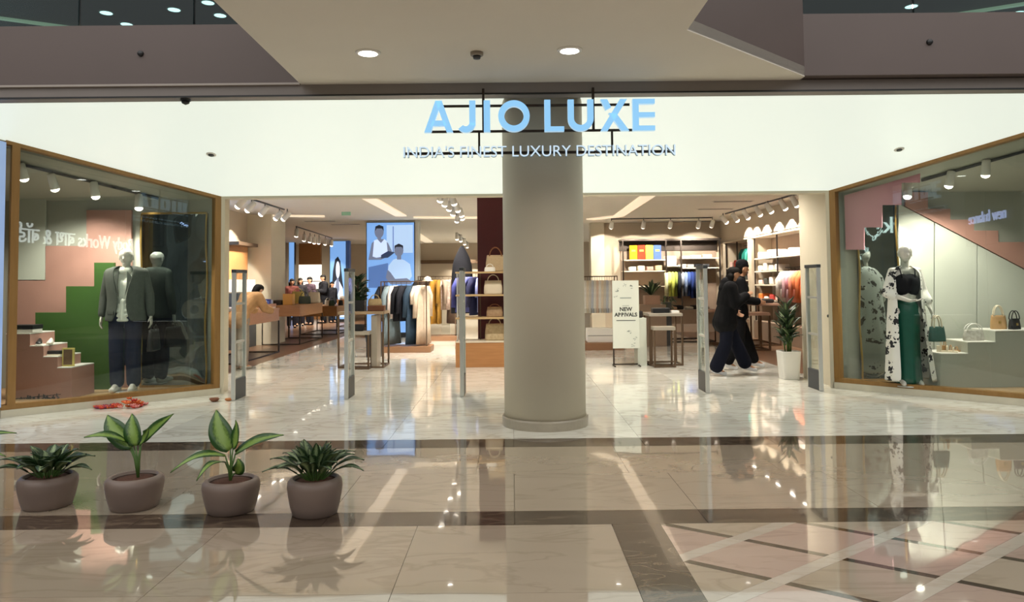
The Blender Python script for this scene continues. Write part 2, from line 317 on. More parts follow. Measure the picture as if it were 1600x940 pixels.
# ---- shop windows
def prof(o, d, back=1):
    n = Vector((-d.y, d.x, 0)); n = n if n.y > 0 else -n          # into the shop
    def q(u, z, w=0): p = o+d*u+n*w; return Vector((p.x, p.y, z))
    return q
def shop_window(name, label, o, d, length):
    q = prof(o, d); r = sempty(name, label, 'window'); n = q(0, 0, 1)-q(0, 0, 0); ft = .075
    def top(u): return zs(q(u, 0).y)
    def quad(u0, u1, za, zb, w0, w1): return [q(u0, za(u0), w0), q(u1, za(u1), w0), q(u1, zb(u1), w0), q(u0, zb(u0), w0)], n*(w1-w0)
    z0 = lambda u: 0.; zc = lambda u: .085; zf = lambda u: .14
    MB().prism(*quad(-.02, length, z0, zc, -.03, .12)).build('curb', M('curb_stone', 'cfc8b4', .25, var=.15, scale=6), r)
    MB().prism(*quad(0, length, zc, zf, -.02, .1)).build('bottom_rail', WOODF, r)
    MB().prism(*quad(0, length, lambda u: top(u)-.045, lambda u: top(u)-.002, -.02, .1)).build('top_rail', WOODF, r)
    for u in (0, 2.36 if d.x < 0 else 3.6):
        MB().prism(*quad(u, u+.08, zf, lambda v: top(v)-.045, -.025, .1)).build('post', WOODF, r)
    MB().prism(*quad(-.05, 0, z0, lambda v: top(v), -.03, .12)).build('corner_post', PLAST, r)
    us = [.08, 1.2, 2.36] if d.x < 0 else [.08, 1.85, 3.6]
    for a, b in zip(us, us[1:]):
        MB().prism(*quad(a+.002, b-.002, zf, lambda v: top(v)-.045, .03, .042)).build('glass_pane', GLASS, r)
    return q
qL = shop_window('window_1', 'oak framed shop window at the left with a man mannequin behind the glass', WA, WD, 2.5)
qR = shop_window('window_2', 'oak framed shop window at the right with a woman mannequin behind the glass', WC, WE, 3.8)
# backlit poster beyond the left window
p = [qL(2.5, .12, -.02), qL(4.2, .12, -.02), qL(4.2, zs(qL(4.2, 0).y)-.03, -.02), qL(2.5, zs(qL(2.5, 0).y)-.03, -.02)]
c0 = qL(2.5, 0); nn = qL(0, 0, 1)-qL(0, 0, 0)
bp_ = thing('lightbox_poster', 'pale blue backlit poster beside the left shop window at the picture edge', 'poster', c0)
MB().prism([v-c0 for v in p], nn*.1).build('casing', ALU, bp_); MB().prism([v-c0-nn*.004+Vector((0, 0, 0)) for v in p], nn*.003).build('poster_sheet', M('blue_backlit_print', '6f8fc4', .4, scale=1.2, col2='a9bfe2', emit=.5), bp_)
struct(MB().prism([qL(2.5, 0, .09), qL(5, 0, .09), qL(5, 3.6, .09), qL(2.5, 3.6, .09)], nn*.1).build('wall_left', PLAST))
# display niches: raised floor, back wall, sloped lid
def niche(side):
    q, x_in = (qL, -4.12) if side < 0 else (qR, 4.5)
    u1 = 2.5 if side < 0 else 3.8; far = q(u1, 0, .22 if side < 0 else .12); near = q(.08, 0, .12); YB = 10.32
    ex = side*7.6; f2 = q(u1+(1.6 if side < 0 else .3), 0, .22)
    fp = [(near.x, near.y), (far.x, far.y), (f2.x, f2.y), (ex, f2.y), (ex, YB), (near.x, YB)]; far = Vector((ex, f2.y, 0))
    f = struct(MB().prism([(x, y, .02) for x, y in fp], (0, 0, .08)).build('floor', M('display_floor_oak', 'a88a66', .4, var=.12, scale=3)))
    c = struct(MB().prism([(x, y, zs(y)-.01) for x, y in fp], (0, 0, .03)).build('ceiling', GREYP))
    x0, x1 = sorted((near.x, far.x))
    struct(MB().prism([(x0, YB, .02), (x1, YB, .02), (x1, YB, 3.0), (x0, YB, 3.0)], (0, .08, 0)).build('wall_back', GREYP))
    e = far.x; struct(MB().prism([(e, far.y, .02), (e, YB, .02), (e, YB, 3.4), (e, far.y, 3.4)], (side*.05, 0, 0)).build('wall_left' if side < 0 else 'wall_right', GREYP))
niche(-1); niche(1)
# ---- store shell
ZC = 3.25
sc = struct(MB().box(-9.6, 7.2, 10.3, 33, ZC, ZC+.1).build('ceiling', CEILP), 'pale ceiling of the store interior with recessed light coves', 'ceiling')
li = struct(MB().box(-4.1, 4.5, 10.25, 10.45, 2.70, 3.6).build('trim_2', PLAST), 'beige lintel over the store entrance', 'lintel')
struct(MB().box(-9.5, -4.1, 10.42, 10.6, 0, 3.25).build('wall_front', WALLP)); struct(MB().box(4.5, 7.2, 10.42, 10.6, 0, 3.25).build('wall_front', WALLP))
jm = struct(MB().box(4.45, 4.52, 10.3, 11.42, 0, ZC).build('wall_right', PLAST), 'beige jamb wall at the right of the store entrance', 'wall')
MB().box(4.43, 4.45, 10.28, 10.31, 0, 2.7).build('jamb_seam', BLK, jm); MB().lathe([(.02, 0), (.018, .012)], 12).build('door_stop', GRYD, jm, loc=(4.447, 10.45, .98)).rotation_euler = (0, -PI/2, 0)
struct(MB().box(4.5, 7.1, 11.38, 11.48, 0, ZC).build('wall_front', WALLP))
struct(MB().box(-4.12, -4.06, 10.3, 10.6, 0, 2.72).build('trim_3', PLAST))
struct(MB().box(-6.7, -6.6, 10.6, 19.5, 0, ZC).build('wall_left', WALLP)); struct(MB().box(-9.6, -9.5, 19.5, 33, 0, ZC).build('wall_left', WALLP))
struct(MB().box(-9.6, -6.6, 19.4, 19.5, 0, ZC).build('wall_left', WALLP))
pi_ = struct(MB().box(-6.6, -6.0, 18.4, 19.55, 0, ZC).build('wall_pillar', PLAST)); pi_['label'] = 'square beige pillar against the left wall of the store'; pi_['category'] = 'pillar'
bw = struct(MB().box(-9.5, 7.2, 32.9, 33, 0, ZC).build('wall_back', WALLP)); MB().box(-6, 2.4, 32.6, 32.9, 2.35, 2.5).build('dark_bulkhead', METB, bw)
struct(MB().box(2.75, 7.2, 22.2, 22.4, 0, ZC).build('wall_back', WALLP)); struct(MB().box(2.35, 2.75, 22.0, 22.5, 0, ZC).build('wall_pillar', PLAST))
struct(MB().box(6.25, 6.35, 11.4, 22.2, 2.62, ZC).build('wall_right', WALLP)); struct(MB().box(6.78, 6.88, 11.4, 22.2, 0, 2.62).build('wall_right', M('niche_back_paint', '9a8573', .7)))
struct(MB().box(6.25, 6.78, 11.4, 22.2, 2.58, 2.64).build('trim_4', WALLP))
for yy in (15.6, 19.3, 21.85): struct(MB().box(6.25, 6.78, yy, yy+.3, 0, 2.6).build('wall_pillar', WALLP))
bs = struct(MB().box(-6.6, -6.585, 10.6, 18.4, 0, .1).build('baseboard_left', WOODD))
# light coves of the store ceiling (lit troughs)
def cove(a, b, w, lab):
    a, b = Vector((a[0], a[1], ZC-.02)), Vector((b[0], b[1], ZC-.02)); o = MB().bar((0, 0, 0), b-a, w, .03).build('cove_light', glow('cove_glow', 'ffe9c8', COVE_E), loc=a); tag(o, lab, 'light')
cove((-2.93, 12.5), (-2.85, 19.0), .28, 'straight warm light trough in the store ceiling left of the big screen')
cove((-2.6, 19.5), (.4, 19.9), .35, 'warm light trough across the store ceiling behind the burgundy panel')
cove((-3.4, 26), (-3.55, 31.5), .35, 'far short light trough in the store ceiling right of the big screen')
cove((-6.2, 18.6), (-4.8, 18.9), .3, 'warm light trough across the store ceiling beside the beige pillar')
cove((2.2, 20.6), (2.85, 19.7), .3, 'slanted end of the light trough in the ceiling right of the column')
cove((2.85, 19.7), (2.75, 12.5), .28, 'long warm light trough in the ceiling right of the column')
cove((-.9, 24.5), (-.9, 30.5), .3, 'far light trough in the store ceiling beside the burgundy panel')

k = 0
for x in (-4.9, -1.0, 1.6, 3.6):  # added lamps, out of view behind the lintel, to brighten the store
    for y in (11.6, 13.6):
        if y > 13 and abs(x) < 2: continue
        k += 1; t = thing('ceiling_downlight', '%s added unseen downlight in the store ceiling just inside the entrance' % ORD[k-1], 'downlight', (x, y, ZC), group='added downlights inside the entrance')
        MB().lathe([(.08, -.012), (.1, -.006), (.1, 0)], 20).build('trim_ring', WHT, t); MB().lathe([(.078, -.01), (.01, -.009)], 20).build('lens', LENSW, t)
        spot((x, y, ZC-.03), (x, y, 0), 270, 140, .8, (1, .93, .82), .07)
# ventilation slots and exit sign
for i, (px, py, nm) in enumerate([(540, 350, 'left of the big screen'), (500, 345, 'above the far shoppers'), (1145, 314, 'near the right jamb'), (1118, 326, 'above the walking pair'), (1090, 345, 'before the back shelves')]):
    p = G(px, py, ZC); t = thing('air_vent', 'dark slot air vent in the store ceiling '+nm, 'vent', p)
    MB().box(-.45, .45, -.09, .09, -.012, 0).build('frame', CEILP, t); MB().box(-.42, .42, -.06, .06, -.016, -.01).build('slot', BLK, t)
p = AtY(541, 330, 18.0); t = thing('exit_sign', 'small pale green emergency sign hanging from the store ceiling', 'sign', p)
MB().box(-.11, .11, -.02, .02, -.1, .1).build('panel', glow('exit_green', '9dc9a0', .3), t); MB().box(-.01, .01, -.008, .008, .09, ZC-p.z).build('rod', ALU, t)
# ---- across the atrium: the shopfronts whose lit signs mirror in the windows
def refl(P, o, d):
    n = Vector((d.y, -d.x, 0)).normalized(); return P-n*(2*((P-o).dot(n)))
def opposite(lab, body, pxs, o, d, k, hpx, nm, col):
    P = [refl(AtY(x, y, Y*k), o, d) for x, y, Y in pxs]; z = (P[0].z+P[1].z)/2
    a, b = [Vector((p.x, p.y, z)) for p in P]                     # a: start of the text, b: end
    t = thing('shopfront_sign', lab, 'sign', a); t.rotation_euler = (0, 0, math.atan2(b.y-a.y, b.x-a.x))
    L = (b-a).length; me = text_mesh(body, 1, .02); xs = [v.co.x for v in me.vertices]; w = max(xs)-min(xs); s = L/w
    for v in me.vertices: v.co = Vector(((v.co.x-min(xs))*s, -v.co.z-.05, (v.co.y-.42)*s*hpx))
    me.materials.append(glow('sign_'+nm, col, 4.5)); o_ = link('lettering', me, t); o_['kind'] = 'stuff'
    MB().box(-.5, L+.5, 0, .2, -1.1, 1.1).build('sign_board', M('board_dark', '34383a', .5), t)
    w_ = struct(MB().box(-.6, L+.6, .2, .4, -z, 2.6).build('wall_back', M('opposite_wall', '5d6466', .6), loc=a)); w_.rotation_euler = t.rotation_euler
opposite('white lit letters of a shop across the atrium, mirrored in the left window', 'Body Works बाथ & बॉडी', [(206, 380, 23.5), (20, 362, 18)], WA, WD, 1.3, 1.0, 'white', 'eef2f0')
opposite('blue-white lit letters of a shop across the atrium, mirrored in the right window', 'new balance', [(1573, 329, 16), (1515, 340, 18)], WC, WE, 1.6, .9, 'blue', 'b9c6ff')
OPP = M('opposite_wall', '5d6466', .6)
struct(MB().box(-16, 16, -18.2, -18, 0, 9).build('wall_back', OPP)); struct(MB().box(-16.2, -16, -18, 10.3, 0, 9).build('wall_left', OPP)); struct(MB().box(16, 16.2, -18, 10.3, 0, 9).build('wall_right', OPP))
struct(MB().box(-16, -7.7, 10.3, 10.5, 0, 9).build('wall_front', OPP)); struct(MB().box(7.7, 16, 10.3, 10.5, 0, 9).build('wall_front', OPP))
# ================================================================== STORE SIGN
SY = 7.1
def pxv(x, y): return AtY(x, y, SY)
PXM = SY/F
sg = thing('store_sign', 'light blue lit letters of the store name hanging from the grey beam', 'sign', pxv(843, 181))
B0 = sg.location.copy()
FACE = glow('sign_face_blue', '92cdf8', .95); EDGE = glow('sign_edge_blue', 'bfe3fb', .75); WHTL = glow('tagline_white', 'd3eafc', .9); EDG2 = M('tagline_edge', '5b8fb0', .4)
zb, zt = pxv(843, 206).z-B0.z, pxv(843, 157).z-B0.z; LH = zt-zb; SW = 9.5*PXM
def letter_mesh(strokes, name):
    mb = MB()
    for poly in strokes:
        mb.prism([(x, -.03, z) for x, z in poly], (0, .055, 0), 1)
        mb.prism([(x, -.032, z) for x, z in poly], (0, .002, 0), 0)
    return mb
def seg(a, b, w=SW, ext=0):                              # a stroke as a quad
    a, b = Vector(a), Vector(b); t = (b-a).normalized(); n = Vector((-t.y, t.x))*w/2; a -= t*ext; b += t*ext
    return [tuple(a+n), tuple(b+n), tuple(b-n), tuple(a-n)]
def arc(cx, cz, r, a0, a1, n=20, w=SW):
    out = []
    for i in range(n):
        t0, t1 = a0+(a1-a0)*i/n, a0+(a1-a0)*(i+1)/n
        out.append([(cx+(r+s*w/2)*math.cos(t), cz+(r+s*w/2)*math.sin(t)) for t, s in ((t0, 1), (t1, 1), (t1, -1), (t0, -1))])
    return out
def lx(px): return pxv(px, 181).x-B0.x
h = SW/2
wa = lx(708.5)-lx(663); ap = lambda s: None
def cutz(poly):                                           # trim diagonals at cap and base line
    p = clip(poly, 0, 1, LH); return clip(p, 0, -1, 0)
def crossA(w, f): return None
L_A = [cutz(seg((h*.9, -.02), (wa/2, LH), SW, .03)), cutz(seg((wa-h*.9, -.02), (wa/2, LH), SW, .03)), [(wa*.22, LH*.2), (wa*.78, LH*.2), (wa*.70, LH*.2+SW*.9), (wa*.30, LH*.2+SW*.9)]]
wj = lx(743)-lx(714); rj = (wj-SW)/2*1.05
L_J = [[(wj-SW, rj), (wj, rj), (wj, LH), (wj-SW, LH)]]+arc(wj-h-rj, rj+h*.9, rj, -PI*.78, 0, 14)
wi = SW*1.05; L_I = [[(0, 0), (wi, 0), (wi, LH), (0, LH)]]
ro = 20*PXM; L_O = arc(ro+h, LH/2, ro, 0, 2*PI, 40)
wl_ = lx(881)-lx(850.5); L_L = [[(0, 0), (SW, 0), (SW, LH), (0, LH)], [(SW, 0), (wl_, 0), (wl_, SW*.8), (SW, SW*.8)]]
wu = lx(927)-lx(887); ru = (wu-SW)/2; L_U = [[(0, ru+h), (SW, ru+h), (SW, LH), (0, LH)], [(wu-SW, ru+h), (wu, ru+h), (wu, LH), (wu-SW, LH)]]+arc(wu/2, ru+h, ru, PI, 2*PI, 20)
wxx = lx(980)-lx(938); L_X = [cutz(seg((h*1.1, 0), (wxx-h*1.3, LH), SW, .04)), clip(cutz(seg((wxx-h*.8, 0), (wxx*.47, LH*.52), SW, .04)), 0, 1, LH*.56), cutz(seg((h*1.1, LH), (wxx*.26, LH*.76), SW, .02))]
we = lx(1022.5)-lx(988); L_E = [[(0, 0), (SW, 0), (SW, LH), (0, LH)]]+[[(SW, z), (we, z), (we, z+SW*.8), (SW, z+SW*.8)] for z in (0, LH/2-SW*.4, LH-SW*.8)]
for px, st in ((663, L_A), (714, L_J), (756, L_I), (778.5, L_O), (850.5, L_L), (887, L_U), (938, L_X), (988, L_E)):
    letter_mesh(st, 'letter').build('letter', [FACE, EDGE], sg, loc=(lx(px), 0, zb))
def rail(px0, px1, py, w=.022): MB().bar((lx(px0), .045, pxv(843, py).z-B0.z), (lx(px1), .045, pxv(843, py).z-B0.z), w).build('rail', METD, sg)
rail(681, 985, 163); rail(670, 1000, 203)
for px, ya, yb in ((755, 146, 203), (928, 146, 203), (748, 203, 237), (957, 203, 237)):
    za = pxv(843, ya).z-B0.z; za = 3.36-B0.z+.03 if ya == 146 else za
    MB().bar((lx(px), .055, za), (lx(px), .055, pxv(843, yb).z-B0.z), .02 if ya != 146 else .024).build('hanger_rod', METD, sg)
rail(632, 1052, 237, .025)
# tag line, one mesh for each letter
TL = "INDIA'S FINEST LUXURY DESTINATION"; xs0, xs1 = lx(631), lx(1053); zc = pxv(843, 245).z-B0.z
def extent(s):
    me = text_mesh(s, 1, 0); xs = [v.co.x for v in me.vertices]; r = (min(xs), max(xs), max(v.co.y for v in me.vertices)); bpy.data.meshes.remove(me); return r
full = extent(TL); sc_ = (xs1-xs0)/(full[1]-full[0]); hs_ = (17.5*PXM)/full[2]; _ch = {}
for i, c in enumerate(TL):
    if c == ' ': continue
    right = extent(TL[:i+1])[1]; e_ = extent(c)
    if c not in _ch:
        me = text_mesh(c, 1, .5)
        for v in me.vertices: v.co = Vector(((v.co.x-e_[0])*sc_, -.02+v.co.z*-.04, v.co.y*hs_))
        me.materials.append(WHTL); me.materials.append(EDG2)
        for p in me.polygons: p.material_index = 0 if len(set(round(me.vertices[v].co.y, 4) for v in p.vertices)) == 1 else 1
        _ch[c] = me
    link('tagline_letter', _ch[c], sg, 0, (xs0+(right-(e_[1]-e_[0])-full[0])*sc_, 0, zc))
# ================================================================== SHOP WINDOW DISPLAYS
def onplane(px, py, P, n):
    d = ray(px, py); return EYE+d*((P-EYE).dot(n)/d.dot(n))
def panel(name, label, cat, pxs, Y, mat, th=.03, zfloor=None, part=None):
    P = [AtY(x, y, Y) for x, y in pxs]
    if zfloor is not None:
        zm = min(p.z for p in P); P = [Vector((p.x, p.y, zfloor if p.z < zm+.06 else p.z)) for p in P]
    c = Vector((sum(p.x for p in P)/len(P), Y, zfloor if zfloor is not None else min(p.z for p in P)))
    o = MB().prism([p-c for p in P], (0, th, 0)).build(name, mat, bevel=.002, loc=c)
    return tag(o, label, cat)
panel('backdrop_panel', 'dusty pink stepped wall panel at the back of the left shop window', 'panel', [(14, 438), (71, 438), (71, 384), (135, 384), (135, 328), (205, 328), (205, 615), (14, 615)], 10.26, PINK, .04, .1)
panel('backdrop_panel', 'pale grey rectangular wall panel above the pink steps in the left shop window', 'panel', [(14, 300), (70.5, 300), (70.5, 437), (14, 437)], 10.27, GREYL, .03)
panel('stepped_screen', 'leaf green stepped panel behind the man mannequin', 'panel', [(55, 488), (103, 488), (103, 447), (147, 447), (147, 410), (178, 410), (178, 612), (55, 612)], 10.08, GREEN, .05, .1)
def plinth(label, pxs, caps, Y, dep, mat, zf=.1):
    P = [AtY(x, y, Y) for x, y in pxs]; P = [Vector((p.x, p.y, p.z)) for p in P]; P[-1].z = P[-2].z = zf
    c = Vector((P[0].x, Y, zf)); t = thing('stepped_plinth', label, 'plinth', c)
    MB().prism([p-c for p in P], (0, dep, 0)).build('body', mat, t, bevel=.003)
    tops = []
    for (xa, xb, yy) in caps:
        a, b = AtY(xa, yy, Y), AtY(xb, yy, Y); z = (a.z+b.z)/2
        MB().box(a.x-c.x, b.x-c.x, -.012, dep, z-zf, z-zf+.014).build('step_top', WHT, t, bevel=.002); tops.append((a.x, b.x, z+.014))
    return tops
tpL = plinth('dusty pink stepped plinth carrying shoes in the left shop window', [(10, 522), (47, 522), (47, 541), (68, 541), (68, 558), (90, 558), (90, 575), (112, 575), (112, 640), (10, 640)],
             [(10, 47, 522), (47, 68, 541), (68, 90, 558), (90, 112, 575)], 9.3, .5, PINK)
MBs = MB(); rnd = random.Random(3)                       # dark strokes painted low on the plinth to imitate reflected writing
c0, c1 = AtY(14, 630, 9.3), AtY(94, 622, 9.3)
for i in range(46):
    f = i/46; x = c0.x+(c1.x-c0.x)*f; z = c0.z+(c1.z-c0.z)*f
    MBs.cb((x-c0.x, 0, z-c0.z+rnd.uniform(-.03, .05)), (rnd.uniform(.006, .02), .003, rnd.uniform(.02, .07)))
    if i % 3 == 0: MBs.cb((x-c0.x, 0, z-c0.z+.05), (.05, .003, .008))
o = MBs.build('painted_script_reflection', M('dark_painted_reflection', '3a2d2c', .6), loc=c0+Vector((0, -.003, 0))); o['kind'] = 'stuff'; tag(o, 'line of small dark strokes painted as reflected script low on the pink stepped plinth', 'lettering')
def on_top(tp, f, Y): return Vector((tp[0]+(tp[1]-tp[0])*f, Y, tp[2]))
# items on the left plinth
p = on_top(tpL[0], .55, 9.42)
t = thing('flat_box', 'black flat gift box with a white lid edge on the top pink step', 'box', p)
MB().box(-.14, .15, -.1, .1, 0, .045).build('base', WHT, t, bevel=.004); MB().box(-.145, .155, -.105, .105, .045, .1).build('lid', BLK, t, bevel=.006)
def loafer(lab, p, rz, ma, mb_, s=1.0):
    t = thing('shoe', lab, 'shoe', p, rz)
    R = []
    for y, w, z1 in ((-.13, .02, .03), (-.11, .04, .05), (-.05, .048, .07), (.02, .04, .085), (.09, .038, .1), (.13, .03, .095), (.14, .01, .06)):
        R.append([(s*w*math.cos(a), s*y, s*(.018+(z1-.018)*max(0, math.sin(a)))) for a in [PI*k/8 for k in range(9)]])
    MB().rings(R, closed=True).build('upper', ma, t, True)
    MB().prism([(s*x, s*y, 0) for x, y in ((-.03, -.13), (.03, -.13), (.05, -.06), (.04, .02), (.038, .13), (-.038, .13), (-.04, .02), (-.05, -.06))], (0, 0, s*.02)).build('sole', mb_, t)
    return t
loafer('black and white shoe standing on the second pink step', on_top(tpL[1], .3, 9.40), .5, BLK, WHT, .8); 
loafer('white shoe beside the black one on the second pink step', on_top(tpL[1], .75, 9.50), .4, WHT, CREAM, .75)
p = on_top(tpL[2], .5, 9.42); t = thing('wallet_box', 'small black wallet lying open on the third pink step', 'wallet', p); MB().box(-.09, .09, -.06, .06, 0, .018).build('base', CREAM, t, bevel=.003); MB().box(-.085, .085, -.055, .055, .018, .06).build('flap', BLK, t, bevel=.006)
p = on_top(tpL[3], .42, 9.40); t = thing('picture_frame', 'small yellow-edged picture frame on the lowest pink step', 'picture', p)
MB().box(-.075, .075, -.012, .012, 0, .23).build('frame', M('yellow_frame', 'd8c873', .4), t, bevel=.003); MB().box(-.055, .055, -.015, -.012, .02, .21).build('picture', M('small_print', '8c6b4a', .5, scale=9, col2='2f2a28'), t)
MB().bar((0, .012, .16), (0, .09, .002), .012).build('easel_leg', BLK, t)
# wavy mirrors
def wavy_mirror(label, x0, x1, Y, z0, z1, seed):
    t = thing('wavy_mirror', label, 'mirror', ((x0+x1)/2, Y, .1)); nx, nz = 24, 60; V_ = []; cx = (x0+x1)/2; rn = random.Random(seed); ph = [rn.uniform(0, 6) for _ in range(6)]
    def dy(x, z):                                        # strongly buckled foil low and to the side, flat where the figure stands
        s = abs((x-x0)/(x1-x0)) if seed == 1 else abs((x1-x)/(x1-x0)); s = max(0, s-.42)/.58
        return s*(.008*math.sin(3.1*z+5*x+ph[0])+.006*math.sin(7*z-9*x+ph[1])+.003*math.sin(13*z+8*x+ph[2]))
    for k in range(nz+1):
        for i in range(nx+1):
            x = x0+(x1-x0)*i/nx; z = z0+(z1-z0)*k/nz; V_.append((x-cx, dy(x, z), z-.1))
    F_ = [(k*(nx+1)+i, k*(nx+1)+i+1, (k+1)*(nx+1)+i+1, (k+1)*(nx+1)+i) for k in range(nz) for i in range(nx)]
    MB().add(V_, F_).build('mirror_foil', M('mirror_foil', '8f9a9a', .015, 1., var=.05, scale=2), t, True)
    MB().box(x0-cx, x1-cx, .03, .05, z0-.1, z1-.1).build('backing_board', GRYD, t)
    gm = M('gilt_edge', 'a98a4c', .3, .8)
    for xx in (x0, x1): MB().tube([(xx-cx+.012*math.sin(5*z), 0, z-.1) for z in [z0+(z1-z0)*k/24 for k in range(25)]], .014, 8).build('edge_strip', gm, t, True)
    MB().bar((x0-cx, 0, z1-.1), (x1-cx, 0, z1-.1), .028).build('edge_strip', gm, t); MB().bar((x0-cx, .01, z0-.1-.0), (x1-cx, .01, z0-.1), .03).build('edge_strip', gm, t)
wavy_mirror('tall buckled mirror panel behind the man mannequin, showing his back', AtY(222, 400, 10.27).x, -4.24, 10.25, .115, 2.5, 1)
wavy_mirror('tall buckled mirror panel behind the woman mannequin, showing her back', 4.78, AtY(1402, 400, 10.2).x, 10.2, .115, 2.62, 2)
# right display
nR = (qR(0, 0, 1)-qR(0, 0, 0)); PR = qR(0, 0, .17)
pts = [onplane(x, y, PR, nR) for x, y in ((1318, 290), (1437, 262), (1437, 285), (1408, 285), (1408, 320), (1378, 320), (1378, 355), (1350, 355), (1350, 390), (1318, 390))]
for p in pts[:2]: p.z = zs(p.y)-.06
pts[0].x = max(pts[0].x, qR(.13, 0, .17).x); pts[0].y = qR(.13, 0, .17).y; pts[-1].x, pts[-1].y = pts[0].x, pts[0].y
o = MB().prism([p-pts[0] for p in pts], nR*.025).build('stepped_screen', PINKL, loc=pts[0], bevel=.002); tag(o, 'rose pink stepped panel hanging at the top corner of the right shop window', 'panel')
st = [(1415, 322), (1415, 300), (1450, 300), (1450, 326), (1485, 326), (1485, 343), (1522, 343), (1522, 360), (1560, 360), (1560, 378), (1600, 378), (1640, 396), (1640, 440)]
panel('stair_band', 'dusty pink stair-shaped band crossing the back of the right shop window', 'panel', st, 10.25, PINK, .04)
for i, (xa, xb) in enumerate(((1404, 1459.3), (1460.7, 1526.3), (1527.7, 1640))):
    yl = lambda x: 322+(x-1415)*(440-322)/(1640-1415)+2
    panel('backdrop_panel', ['pale grey back panel beside the mirror', 'pale grey back panel right behind the green handbag', 'pale grey back panel above the display bags'][i]+' in the right shop window', 'panel', [(xa, yl(xa)), (xb, yl(xb)), (xb, 615), (xa, 615)], 10.27, GREYL, .03, .1)
tpR = plinth('grey stepped plinth carrying sandals and bags in the right shop window', [(1470, 553), (1512, 553), (1512, 535), (1555, 535), (1555, 517), (1660, 517), (1660, 640), (1470, 640)],
             [(1470, 1512, 553), (1512, 1555, 535), (1555, 1660, 517)], 9.5, .5, GREYP)
def handbag(lab, p, rz, w, d, h, mat, hmat=None, handle=.12, flap=False, arcw=.6, cat='handbag', clasp=None, group=None):
    t = thing('handbag', lab, cat, p, rz, group); hmat = hmat or mat; R = []
    for z, k in ((0, .94), (.02*h/.2, 1.), (h*.5, .98), (h*.85, .9), (h, .86)):
        n = 20; R.append([(w/2*k*math.copysign(abs(math.cos(a))**.5, math.cos(a)), d/2*(1-.5*z/h)*math.copysign(abs(math.sin(a))**.6, math.sin(a)), z) for a in [2*PI*i/n+.001 for i in range(n)]])
    MB().rings(R).build('body', mat, t, True)
    if handle:
        for s in (-1, 1) if d > .06 else (0,):
            MB().tube([(w/2*arcw*math.cos(a), s*d*.22, h*.93+handle*math.sin(a)) for a in [PI*k/12 for k in range(13)]], max(.006, handle*.06), 8).build('handle', hmat, t, True)
    if flap: MB().box(-w*.42, w*.42, -d*.42, -d*.32, h*.45, h*.95).build('flap', hmat, t, bevel=.008)
    if clasp: MB().cb((0, -d*.45, h*.5), (.03, .012, .03)).build('clasp', clasp, t, bevel=.004)
    return t
GOLD = M('gold_metal', 'b99a55', .3, .9); TAN = M('tan_leather', 'b08a5c', .5, var=.12); CREAML = M('cream_leather', 'd9cdb5', .5, var=.08)
FLOR = M('floral_canvas', 'e2ddd2', .7, scale=22, col2='6d6a5f', bump=.1); CAMO = M('mottled_canvas', 'b79a74', .7, scale=18, col2='7d5f45'); STRAW = M('straw_weave', 'c9b58c', .8, scale=60, col2='a58a5e', bump=.6, bscale=90)
handbag('white patterned handbag with a round handle on the middle grey step', on_top(tpR[1], .5, 9.66), .1, .27, .12, .14, FLOR, WHT, .09, arcw=.8)
handbag('tan handbag with a tall handle on the highest grey step', on_top(tpR[2], .22, 9.72), -.2, .19, .1, .18, TAN, CREAML, .14, clasp=GOLD)
handbag('small black boxy handbag beside the tan one on the highest grey step', on_top(tpR[2], .40, 9.64), .25, .16, .09, .14, BLK, BLK, .11, arcw=.8, clasp=GOLD)
for i in (0, 1):
    t = thing('sandal', ['beige strappy sandal on the lowest grey step, nearer the mannequin', 'tan strappy sandal on the lowest grey step, beside the riser'][i], 'sandal', on_top(tpR[0], .45+.27*i, 9.62+.08*i), .9+.5*i)
    m_ = (CREAML, TAN)[i]
    MB().prism([(x, y, 0) for x, y in ((-.03, -.12), (.03, -.12), (.042, -.05), (.03, .04), (.028, .12), (-.028, .12), (-.03, .04), (-.042, -.05))], (0, 0, .02)).build('sole', m_, t, bevel=.004)
    MB().box(-.02, .02, .07, .12, .0, .08).build('heel', m_, t, bevel=.004)
    for yy, hh in ((-.07, .05), (0.0, .07), (.07, .16)): MB().tube([(.036*math.cos(a), yy, .015+hh*math.sin(a)) for a in [PI*k/10 for k in range(11)]], .006, 6).build('strap', m_, t, True)
# ---- track spotlights
def track_head(lab, p, aim, s=1.0, group=None, watts=0, size=60, body=WHT, up=.1, name='track_spotlight', blend=.5):
    d = (Vector(aim)-Vector(p)).normalized(); t = thing(name, lab, 'spotlight', p, 0, group)
    mb = MB(); mb.tube([-d*.15*s, -d*.14*s, d*.0, d*.02*s], [.03*s, .042*s, .048*s, .05*s], 16); lb = mb.build('lamp_body', body, t, True)
    MB().tube([d*.0205*s, d*.035*s, d*.05*s, d*.058*s], [.045*s, .043*s, .03*s, .008*s], 16).build('lens', LENS, lb, True)
    MB().tube([-d*.08*s, (-d*.08*s)+Vector((0, 0, up))], .009*s, 8).build('stem', GRYD, t)
    if watts: spot(Vector(p)+d*.065*s, aim, watts, size, blend)
    return t
def track(lab, a, b): a, b = Vector(a), Vector(b); tag(MB().bar((0, 0, 0), b-a, .035, .03).build('light_track', GRYD, loc=a), lab, 'track')
nL = (qL(0, 0, 1)-qL(0, 0, 0))
def win_tracks(heads, P, n, a, b, lab, aims, wt):
    A, B_ = [onplane(x, y, P, n) for x, y in (a, b)]
    for q_ in (A, B_): q_.z = zs(q_.y)-.035
    track('grey spotlight track on the sloped lid of the '+lab, A, B_)
    for i, (x, y) in enumerate(heads):
        p = onplane(x, y, P, n); up = zs(p.y)-.05-p.z-.05
        track_head('white track spotlight, %s from the left in the %s' % (ORD[i], lab), p, aims[i], 1.15, 'spotlights of the '+lab, wt, 110, up=max(.05, up))
